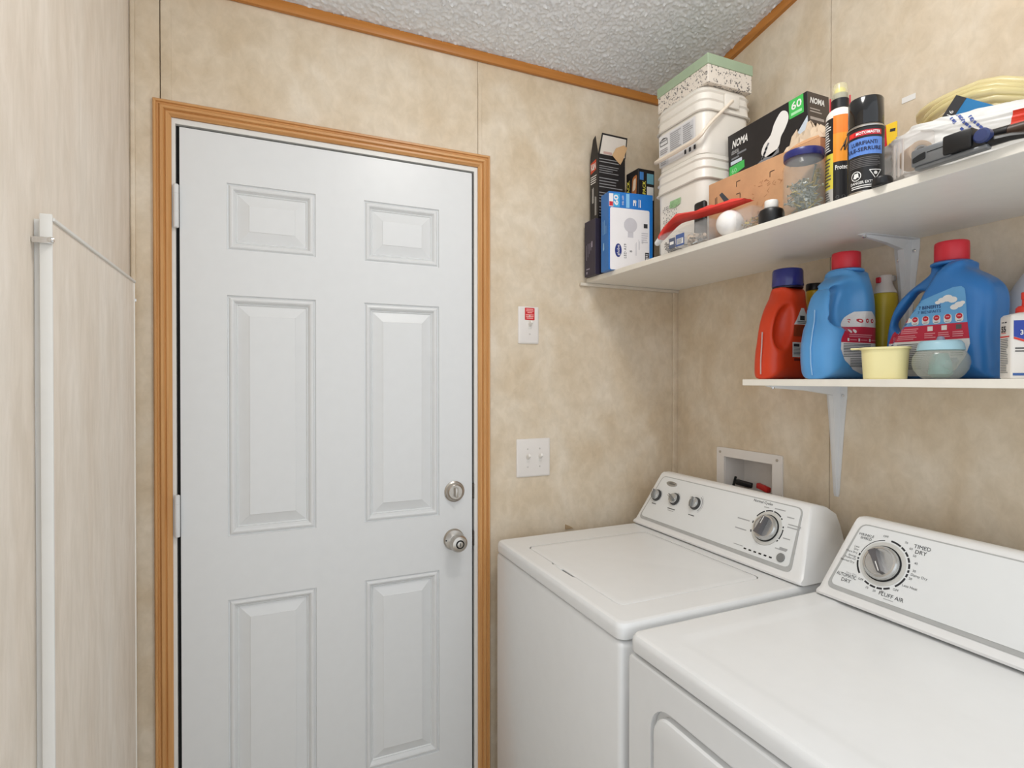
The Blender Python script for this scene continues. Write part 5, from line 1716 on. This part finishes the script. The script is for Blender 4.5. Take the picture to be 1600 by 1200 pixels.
pr.lines(0.006, 0.048, 0.150, 0.158, 2, 3, 1, seed=1, nu=6)
pr.rect(-0.012, 0.030, 0.060, 0.100, 0, 0, 8, 6)
pr.rect(-0.008, 0.014, 0.088, 0.096, 2, 1, 4, 2)
pr.lines(-0.008, 0.026, 0.064, 0.086, 6, 3, 1, seed=2, nu=6)
pr.rect(-0.006, 0.02, 0.050, 0.057, 4, 0, 5, 2)
pr.build('label_print', [M_WINK, mat('label_rust', (150, 58, 26), 0.4), M_DINK, M_INK, mat('label_maroon', (120, 30, 24), 0.4)], t)
mb = MB(PA)
mb.tube([(-0.0745, 0, 0.128), (-0.0762, 0, 0.09), (-0.0798, 0, 0.05), (-0.0796, 0, 0.014)], 0.0017, 6)
mb.build('sight_strip', mat('strip_pale', (214, 190, 184), 0.3), t)

# ---- blue jugs
M_BLUE = mat('blue_hdpe', (88, 156, 214), 0.30, var=0.02, sss=0.05)
M_BLUE2 = mat('deep_blue_hdpe', (50, 120, 188), 0.30, var=0.02, sss=0.05)
M_REDC = mat('red_cap', (212, 44, 58), 0.38, var=0.03)
def red_cap(t, N, r, h0, ribs=36):
    mb = MB(N)
    loops = []
    for s, z in ((0.97, h0), (1.0, h0 + 0.001), (1.0, h0 + 0.034), (0.98, h0 + 0.039), (0.92, h0 + 0.0405), (0.80, h0 + 0.0395)):
        loops.append([(r * s * (1 + (0.012 if k % 2 else -0.004)) * math.cos(2 * PI * k / (2 * ribs)), r * s * (1 + (0.012 if k % 2 else -0.004)) * math.sin(2 * PI * k / (2 * ribs)), z) for k in range(2 * ribs)])
    mb.loft(loops)
    mb.build('cap', M_REDC, t, smooth=50)

PC = place((1.275, 0.920, ZL))
t = thing('detergent_jug', 'pale blue detergent jug with a red cap, its handle end facing the room', 'jug', (1.275, 0.92, ZL))
fc = jug_sdf([(-0.080, 0.0), (0.0, 0.0), (0.084, 0.0), (0.0915, 0.012), (0.0925, 0.06), (0.0925, 0.12), (0.0915, 0.175), (0.087, 0.205), (0.078, 0.232), (0.069, 0.250), (0.068, 0.2655), (0.030, 0.266), (-0.008, 0.2655),
              (-0.009, 0.252), (-0.022, 0.243), (-0.048, 0.224), (-0.068, 0.195), (-0.0775, 0.162), (-0.079, 0.138), (-0.086, 0.110), (-0.092, 0.075), (-0.0915, 0.04), (-0.086, 0.008)],
             0.050, 0.040, ((-0.052, 0.140), (-0.036, 0.204), 0.0165), [(-0.022, 0.176, 0.052, 0.038, 0.062, 0.054, -0.2)])
jug_mesh(t, fc, PC, 0.19, 0.050, 0.268, M_BLUE)
NC = PC @ np.array(Matrix.Translation((0.030, 0, 0.264)))
MB(NC).lathe([(0.036, -0.004), (0.0385, -0.002), (0.0385, 0.002), (0.034, 0.0045), (0.024, 0.005)], 36).build('collar', M_BLUE, t)
red_cap(t, NC, 0.0310, 0.005)
MB(PC).tube([(-0.0805, 0, 0.165), (-0.082, 0, 0.138), (-0.0885, 0, 0.11), (-0.0942, 0, 0.075), (-0.0935, 0, 0.04), (-0.0885, 0, 0.010)], 0.0015, 6).build('parting_line', mat('pale_blue_seam', (150, 190, 226), 0.35), t)
lab = [mat('label_white', (226, 224, 222), 0.35, var=0.01), M_RED, mat('label_sky', (104, 166, 214), 0.35, var=0.05), mat('cloud_white', (232, 228, 224), 0.4), M_INK, mat('label_navy', (28, 58, 110), 0.4),
       mat('soft_pink', (226, 150, 158), 0.5), mat('label_crimson', (196, 40, 66), 0.4, var=0.02)]
pr = Print(jug_print_fn(fc, PC, 0.050), 0.0003)
L_ = interp([(0.012, 0.03), (0.022, -0.010), (0.045, -0.046), (0.07, -0.058), (0.095, -0.056), (0.125, -0.036), (0.148, -0.008), (0.162, 0.016)])
R_ = interp([(0.012, 0.05), (0.03, 0.082), (0.13, 0.084), (0.162, 0.050)])
pr.rows(lambda z: (L_(z), R_(z)), 0.012, 0.086, 14, 14, lambda z: 0)
pr.rows(lambda z: (L_(z), R_(z)), 0.086, 0.124, 6, 14, lambda z: 7)
pr.rows(lambda z: (L_(z), R_(z)), 0.124, 0.162, 8, 10, lambda z: 3)
for k in range(4):
    pr.disc(0.000 + 0.017 * k, 0.139, 0.0052, 1, 1, 12)
    pr.disc(0.000 + 0.017 * k, 0.139, 0.0022, 3, 2, 8)
pr.disc(-0.022, 0.113, 0.0048, 3, 1, 10)
pr.disc(-0.008, 0.113, 0.0048, 3, 1, 10)
pr.lines(-0.030, 0.070, 0.098, 0.107, 2, 6, 1, seed=5, nu=8)
for k in range(3):
    pr.rect(-0.036 + 0.038 * k, -0.030 + 0.038 * k, 0.089, 0.096, 3, 1, 1)
    pr.rect(-0.027 + 0.038 * k, -0.004 + 0.038 * k, 0.0915, 0.0935, 6, 1, 3)
pr.lines(-0.050, 0.078, 0.052, 0.084, 9, 4, 1, seed=6, nu=12)
pr.lines(-0.026, 0.070, 0.028, 0.050, 6, 4, 1, seed=7, nu=10)
pr.build('label_print', lab, t)

PE = place((1.310, 0.7115, ZL), math.radians(-90))
t = thing('detergent_jug', 'large blue detergent jug with a red cap, its printed front facing the room', 'jug', (1.31, 0.7115, ZL))
fe = jug_sdf([(-0.100, 0.0), (0.0, 0.0), (0.100, 0.0), (0.108, 0.012), (0.108, 0.045), (0.1045, 0.080), (0.106, 0.12), (0.108, 0.150), (0.105, 0.176), (0.094, 0.196), (0.074, 0.213), (0.056, 0.226), (0.054, 0.2415), (0.019, 0.242), (-0.016, 0.2415),
              (-0.018, 0.227), (-0.034, 0.214), (-0.060, 0.196), (-0.084, 0.172), (-0.099, 0.142), (-0.107, 0.105), (-0.110, 0.06), (-0.1085, 0.012)],
             0.052, 0.034, ((-0.072, 0.124), (-0.036, 0.172), 0.0195), [], ((-0.062, 0.080), (0.012, 0.200), 0.016, 0.026))
jug_mesh(t, fe, PE, 0.222, 0.052, 0.244, M_BLUE2)
NE = PE @ np.array(Matrix.Translation((0.019, 0, 0.2405)))
MB(NE).lathe([(0.034, -0.004), (0.0365, -0.002), (0.0365, 0.001), (0.032, 0.004), (0.022, 0.0045)], 36).build('collar', M_BLUE2, t)
red_cap(t, NE, 0.0295, 0.0045)
pr = Print(jug_print_fn(fe, PE, 0.052), 0.0003)
L_ = interp([(0.006, -0.04), (0.03, -0.100), (0.08, -0.0985), (0.105, -0.088), (0.125, -0.066), (0.140, -0.052), (0.158, -0.026), (0.172, 0.012), (0.184, 0.050)])
R_ = interp([(0.006, 0.030), (0.02, 0.055), (0.045, 0.072), (0.07, 0.079), (0.12, 0.074), (0.16, 0.072), (0.178, 0.070), (0.184, 0.064)])
pr.rows(lambda z: (L_(z), R_(z)), 0.006, 0.080, 14, 20, lambda z: 0)
pr.rows(lambda z: (L_(z), R_(z)), 0.080, 0.112, 6, 20, lambda z: 7)
pr.rows(lambda z: (L_(z), R_(z)), 0.112, 0.184, 14, 20, lambda z: 2)
for u, v, r in ((-0.060, 0.1195, 0.007), (-0.048, 0.123, 0.0085), (-0.036, 0.125, 0.008), (-0.022, 0.124, 0.008), (0.030, 0.160, 0.0075), (0.040, 0.163, 0.0095), (0.049, 0.159, 0.0085), (0.022, 0.1565, 0.005), (0.060, 0.148, 0.008), (0.052, 0.144, 0.0075), (0.066, 0.151, 0.005)):
    pr.disc(u, v, r, 3, 1 + 12 * (u % 0.05), 14, r * 0.72)
pr.text('7 BENEFITS', -0.014, 0.1455, 0.0068, 5, 2, w=0.042, bold=0.02)
pr.text('7 BIENFAITS', -0.016, 0.1365, 0.0062, 5, 2, w=0.044)
for k in range(7):
    u = -0.062 + 0.0205 * k
    pr.poly(rpoly([(u - 0.0072, 0.1135), (u + 0.0072, 0.1135), (u + 0.0072, 0.131), (u - 0.0072, 0.131)], 0.006, 3), 0, 2)
    pr.disc(u, 0.1255, 0.0056, 1, 3, 14)
    pr.rect(u - 0.003, u + 0.003, 0.1245, 0.1265, 6, 4)
    pr.rect(u - 0.004, u + 0.004, 0.1160, 0.1172, 4, 3)
pr.disc(-0.070, 0.1015, 0.0046, 3, 1, 12)
pr.disc(-0.058, 0.1015, 0.0046, 3, 1, 12)
pr.lines(-0.050, -0.012, 0.096, 0.108, 3, 6, 1, seed=3, nu=5)
pr.lines(-0.088, -0.016, 0.083, 0.094, 3, 6, 1, seed=4, nu=8)
for k in range(3):
    u = 0.003 + 0.026 * k
    pr.rect(u, u + 0.010, 0.0995, 0.109, 3 if k < 2 else 4, 1, 2)
    pr.lines(u - 0.006, u + 0.016, 0.084, 0.0965, 3, 6, 1, seed=8 + k, nu=3)
pr.lines(-0.086, -0.064, 0.066, 0.077, 2, 5, 1, seed=9, nu=3)
pr.lines(-0.058, 0.040, 0.020, 0.076, 14, 4, 1, seed=11, nu=12, fill=0.4)
pr.lines(0.046, 0.070, 0.046, 0.076, 7, 4, 1, seed=12, nu=4)
pr.rect(0.046, 0.058, 0.030, 0.043, 5, 1, 2, 2)
pr.build('label_print', lab, t)

# ---- two yellow bottles at the wall
t = thing('squeeze_bottle', 'yellow bottle with a black cap between the orange and pale blue jugs', 'bottle', (1.413, 1.089, ZL))
PY1 = place((1.413, 1.089, ZL))
M_YEL = mat('yellow_plastic', (214, 178, 40), 0.35, var=0.03)
MB(PY1).lathe([(0.019, 0), (0.0215, 0.003), (0.0215, 0.20), (0.0212, 0.247), (0.019, 0.25)], 28).build('body', M_YEL, t)
MB(PY1).lathe([(0.0222, 0.2495), (0.0226, 0.251), (0.0222, 0.266), (0.0205, 0.2685), (0.010, 0.269)], 28).build('cap', M_BLACK, t)
t = thing('squeeze_bottle', 'yellow cleaner bottle with a white flip cap between the two blue jugs', 'bottle', (1.407, 0.892, ZL))
PY2 = place((1.407, 0.892, ZL))
mb = MB(PY2)
mb.loft([ell3(circ(0, 0, a, 28, b), z) for a, b, z in ((0.022, 0.020, 0), (0.026, 0.0225, 0.004), (0.024, 0.021, 0.05), (0.0225, 0.020, 0.09), (0.0255, 0.024, 0.15), (0.0282, 0.0282, 0.19), (0.0285, 0.0285, 0.205), (0.027, 0.027, 0.2115), (0.022, 0.022, 0.213))])
mb.build('body', mat('olive_yellow_plastic', (188, 164, 40), 0.35, var=0.04), t)
MB(PY2).lathe([(0.0262, 0.2125), (0.026, 0.216), (0.0205, 0.228), (0.0175, 0.236), (0.0175, 0.254), (0.0160, 0.257), (0.006, 0.2575)], 28).build('cap', mat('cap_cream', (214, 204, 196), 0.4, var=0.02), t)
MB(PY2).rbox(-0.023, -0.0165, -0.004, 0.008, 0.238, 0.252, 0.002, 1).build('spout_tab', M_RED, t)
MB(PY2).rbox(0.002, 0.016, -0.020, -0.012, 0.242, 0.256, 0.002, 1).build('flip_hinge', mat('hinge_grey', (168, 160, 154), 0.4), t)

# ---- cream measuring cup
t = thing('measuring_cup', 'cream plastic measuring scoop at the front of the lower shelf', 'cup', (1.197, 0.757, ZL))
PM = place((1.197, 0.757, ZL), math.radians(-58))
mb = MB(PM)
a_ = [(0.0375, 0.0), (0.0385, 0.001), (0.039, 0.004), (0.0425, 0.062), (0.0455, 0.0625), (0.0455, 0.0665), (0.0420, 0.067), (0.0412, 0.064), (0.0375, 0.005)]
loops = []
for r, z in a_:
    loops.append(ell3(rrect(-r, r, -r * 0.86, r * 0.86, r * 0.62, 8), z))
mb.loft(loops)
M_CREAM = mat('cream_plastic', (236, 224, 166), 0.4, var=0.015, sss=0.1)
mb.build('bowl', M_CREAM, t, smooth=40)
mb = MB(PM)
mb.rbox(-0.062, -0.0425, -0.014, 0.014, 0.0632, 0.0662, 0.001, 1)
mb.build('tab', M_CREAM, t)

# ---- round dispensing ball
t = thing('dispensing_ball', 'cloudy round softener ball with a pale blue lid', 'dispensing ball', (1.2025, 0.654, ZL))
PB2 = place((1.2025, 0.654, ZL))
MB(PB2).lathe([(0.022, 0.0), (0.028, 0.001), (0.036, 0.007), (0.0435, 0.018), (0.0465, 0.031), (0.0450, 0.043), (0.0395, 0.053), (0.034, 0.0575), (0.030, 0.058)], 40).build('ball', mat('cloudy_ball', (186, 190, 180), 0.18, alpha=0.42, var=0.03), t, smooth=60)
MB(PB2).lathe([(0.0372, 0.0555), (0.0385, 0.0565), (0.0365, 0.068), (0.0325, 0.0735), (0.030, 0.0745), (0.010, 0.0748)], 40).build('lid', mat('pale_blue_plastic', (160, 196, 208), 0.35, var=0.02), t)
MB(PB2).lathe([(0.0065, 0.0745), (0.0070, 0.077), (0.0055, 0.082), (0.003, 0.0835)], 16).build('knob', mat('knob_mauve', (150, 150, 170), 0.35), t)
MB(PB2).lathe([(0.012, 0.003), (0.020, 0.010), (0.018, 0.030), (0.012, 0.050)], 24).build('weight', mat('teal_insert', (110, 166, 160), 0.4, var=0.2, scale=60), t)

# ---- oil bottle
PO = place((1.224, 0.529, ZL), math.radians(-40))
t = thing('oil_bottle', 'white flat oil bottle with a red spout and blue label', 'bottle', (1.224, 0.529, ZL))
mb = MB(PO)
w_, d_ = 0.032, 0.018
mb.loft([ell3(rrect(-w_ * k, w_ * k, -d_ * k2, d_ * k2, 0.004, 3), z) for k, k2, z in ((0.96, 0.93, 0), (1, 1, 0.002), (1, 1, 0.105), (0.985, 0.98, 0.1095), (0.9, 0.88, 0.1130), (0.5, 0.62, 0.1165))])
mb.build('body', mat('oil_bottle_white', (230, 224, 216), 0.35, var=0.01), t, smooth=30)
MOZ = PO @ np.array(Matrix.Translation((-0.003, 0, 0.1155)))
MB(MOZ).lathe([(0.0125, 0.0), (0.013, 0.001), (0.0125, 0.009), (0.0095, 0.0125), (0.0045, 0.0135), (0.004, 0.024), (0.0052, 0.0245), (0.0052, 0.036), (0.004, 0.037)], 24).build('spout', mat('spout_red', (214, 52, 34), 0.4), t)
MB(MOZ).tube([(0.003, 0, 0.0265), (0.055, 0, 0.0262)], 0.0011, 6).build('straw', M_RED, t)
pr = Print(flat_fn(PO @ frame((0, -d_, 0), (1, 0, 0), (0, 0, 1))))
pr.poly([(-0.028, 0.102), (0.028, 0.102), (0.028, 0.060), (0.018, 0.058), (-0.028, 0.074)], 0)
pr.poly([(-0.028, 0.0735), (0.018, 0.0575), (0.018, 0.0535), (-0.028, 0.070)], 1, 1)
pr.poly(circ(0.003, 0.092, 0.015, 22, 0.009), 1, 1)
pr.poly(circ(0.003, 0.092, 0.007, 16, 0.006), 4, 2)
pr.text('3-IN-ONE', -0.019, 0.077, 0.0085, 3, 3, w=0.045, bold=0.03)
pr.lines(-0.026, 0.026, 0.046, 0.056, 2, 2, 1, seed=2, fill=0.4)
for v in (0.036, 0.0215):
    pr.arc(0.002, v, 0.0058, 0.0076, 0, 359, 2, 1, n=22)
    pr.disc(0.002, v, 0.0034, 2, 1, 12)
    pr.rect(-0.006, 0.010, v - 0.0105, v - 0.0090, 2, 1)
pr.rect(-0.032 + 0.003, 0.029, 0.006, 0.0105, 5)
pr.build('label_print', [mat('oil_blue', (40, 66, 160), 0.4), mat('oil_red', (216, 56, 40), 0.4), M_DINK, M_WINK, mat('oil_gold', (240, 190, 80), 0.4), mat('oil_blue_band', (60, 96, 160), 0.4)], t)
pr = Print(flat_fn(PO @ frame((-w_, 0, 0), (0, -1, 0), (0, 0, 1))))
pr.text('55', -0.010, 0.083, 0.0105, 0, w=0.014, bold=0.03)
pr.rect(-0.009, -0.002, 0.099, 0.101, 2)
pr.rect(0.0005, 0.006, 0.0985, 0.101, 0)
pr.rect(-0.011, 0.004, 0.0805, 0.0815, 1)
pr.rect(-0.014, 0.014, 0.0735, 0.0758, 1)
pr.lines(-0.012, 0.012, 0.010, 0.072, 20, 2, 1, seed=4, fill=0.35)
pr.build('label_print', [M_DINK, MATS['oil_red'], M_INK], t)

# ---- white bottle behind
t = thing('bleach_bottle', 'cloudy white round-shouldered bottle with a blue cap behind the oil bottle', 'bottle', (1.401, 0.577, ZL))
PW = place((1.401, 0.577, ZL))
mb = MB(PW)
mb.loft([ell3(circ(0, 0, a, 40, b), z) for a, b, z in ((0.028, 0.070, 0), (0.032, 0.077, 0.004), (0.034, 0.080, 0.012), (0.034, 0.080, 0.125), (0.0335, 0.073, 0.146), (0.032, 0.060, 0.170), (0.029, 0.046, 0.194),
                                                        (0.026, 0.034, 0.211), (0.0215, 0.024, 0.220), (0.020, 0.0205, 0.224), (0.012, 0.012, 0.225))])
mb.build('body', mat('cloudy_hdpe', (206, 206, 208), 0.35, var=0.02), t, smooth=50)
MB(PW).lathe([(0.0222, 0.2215), (0.0232, 0.223), (0.0232, 0.240), (0.022, 0.2425), (0.010, 0.243)], 32).build('cap', mat('cap_navy', (40, 44, 120), 0.35), t)
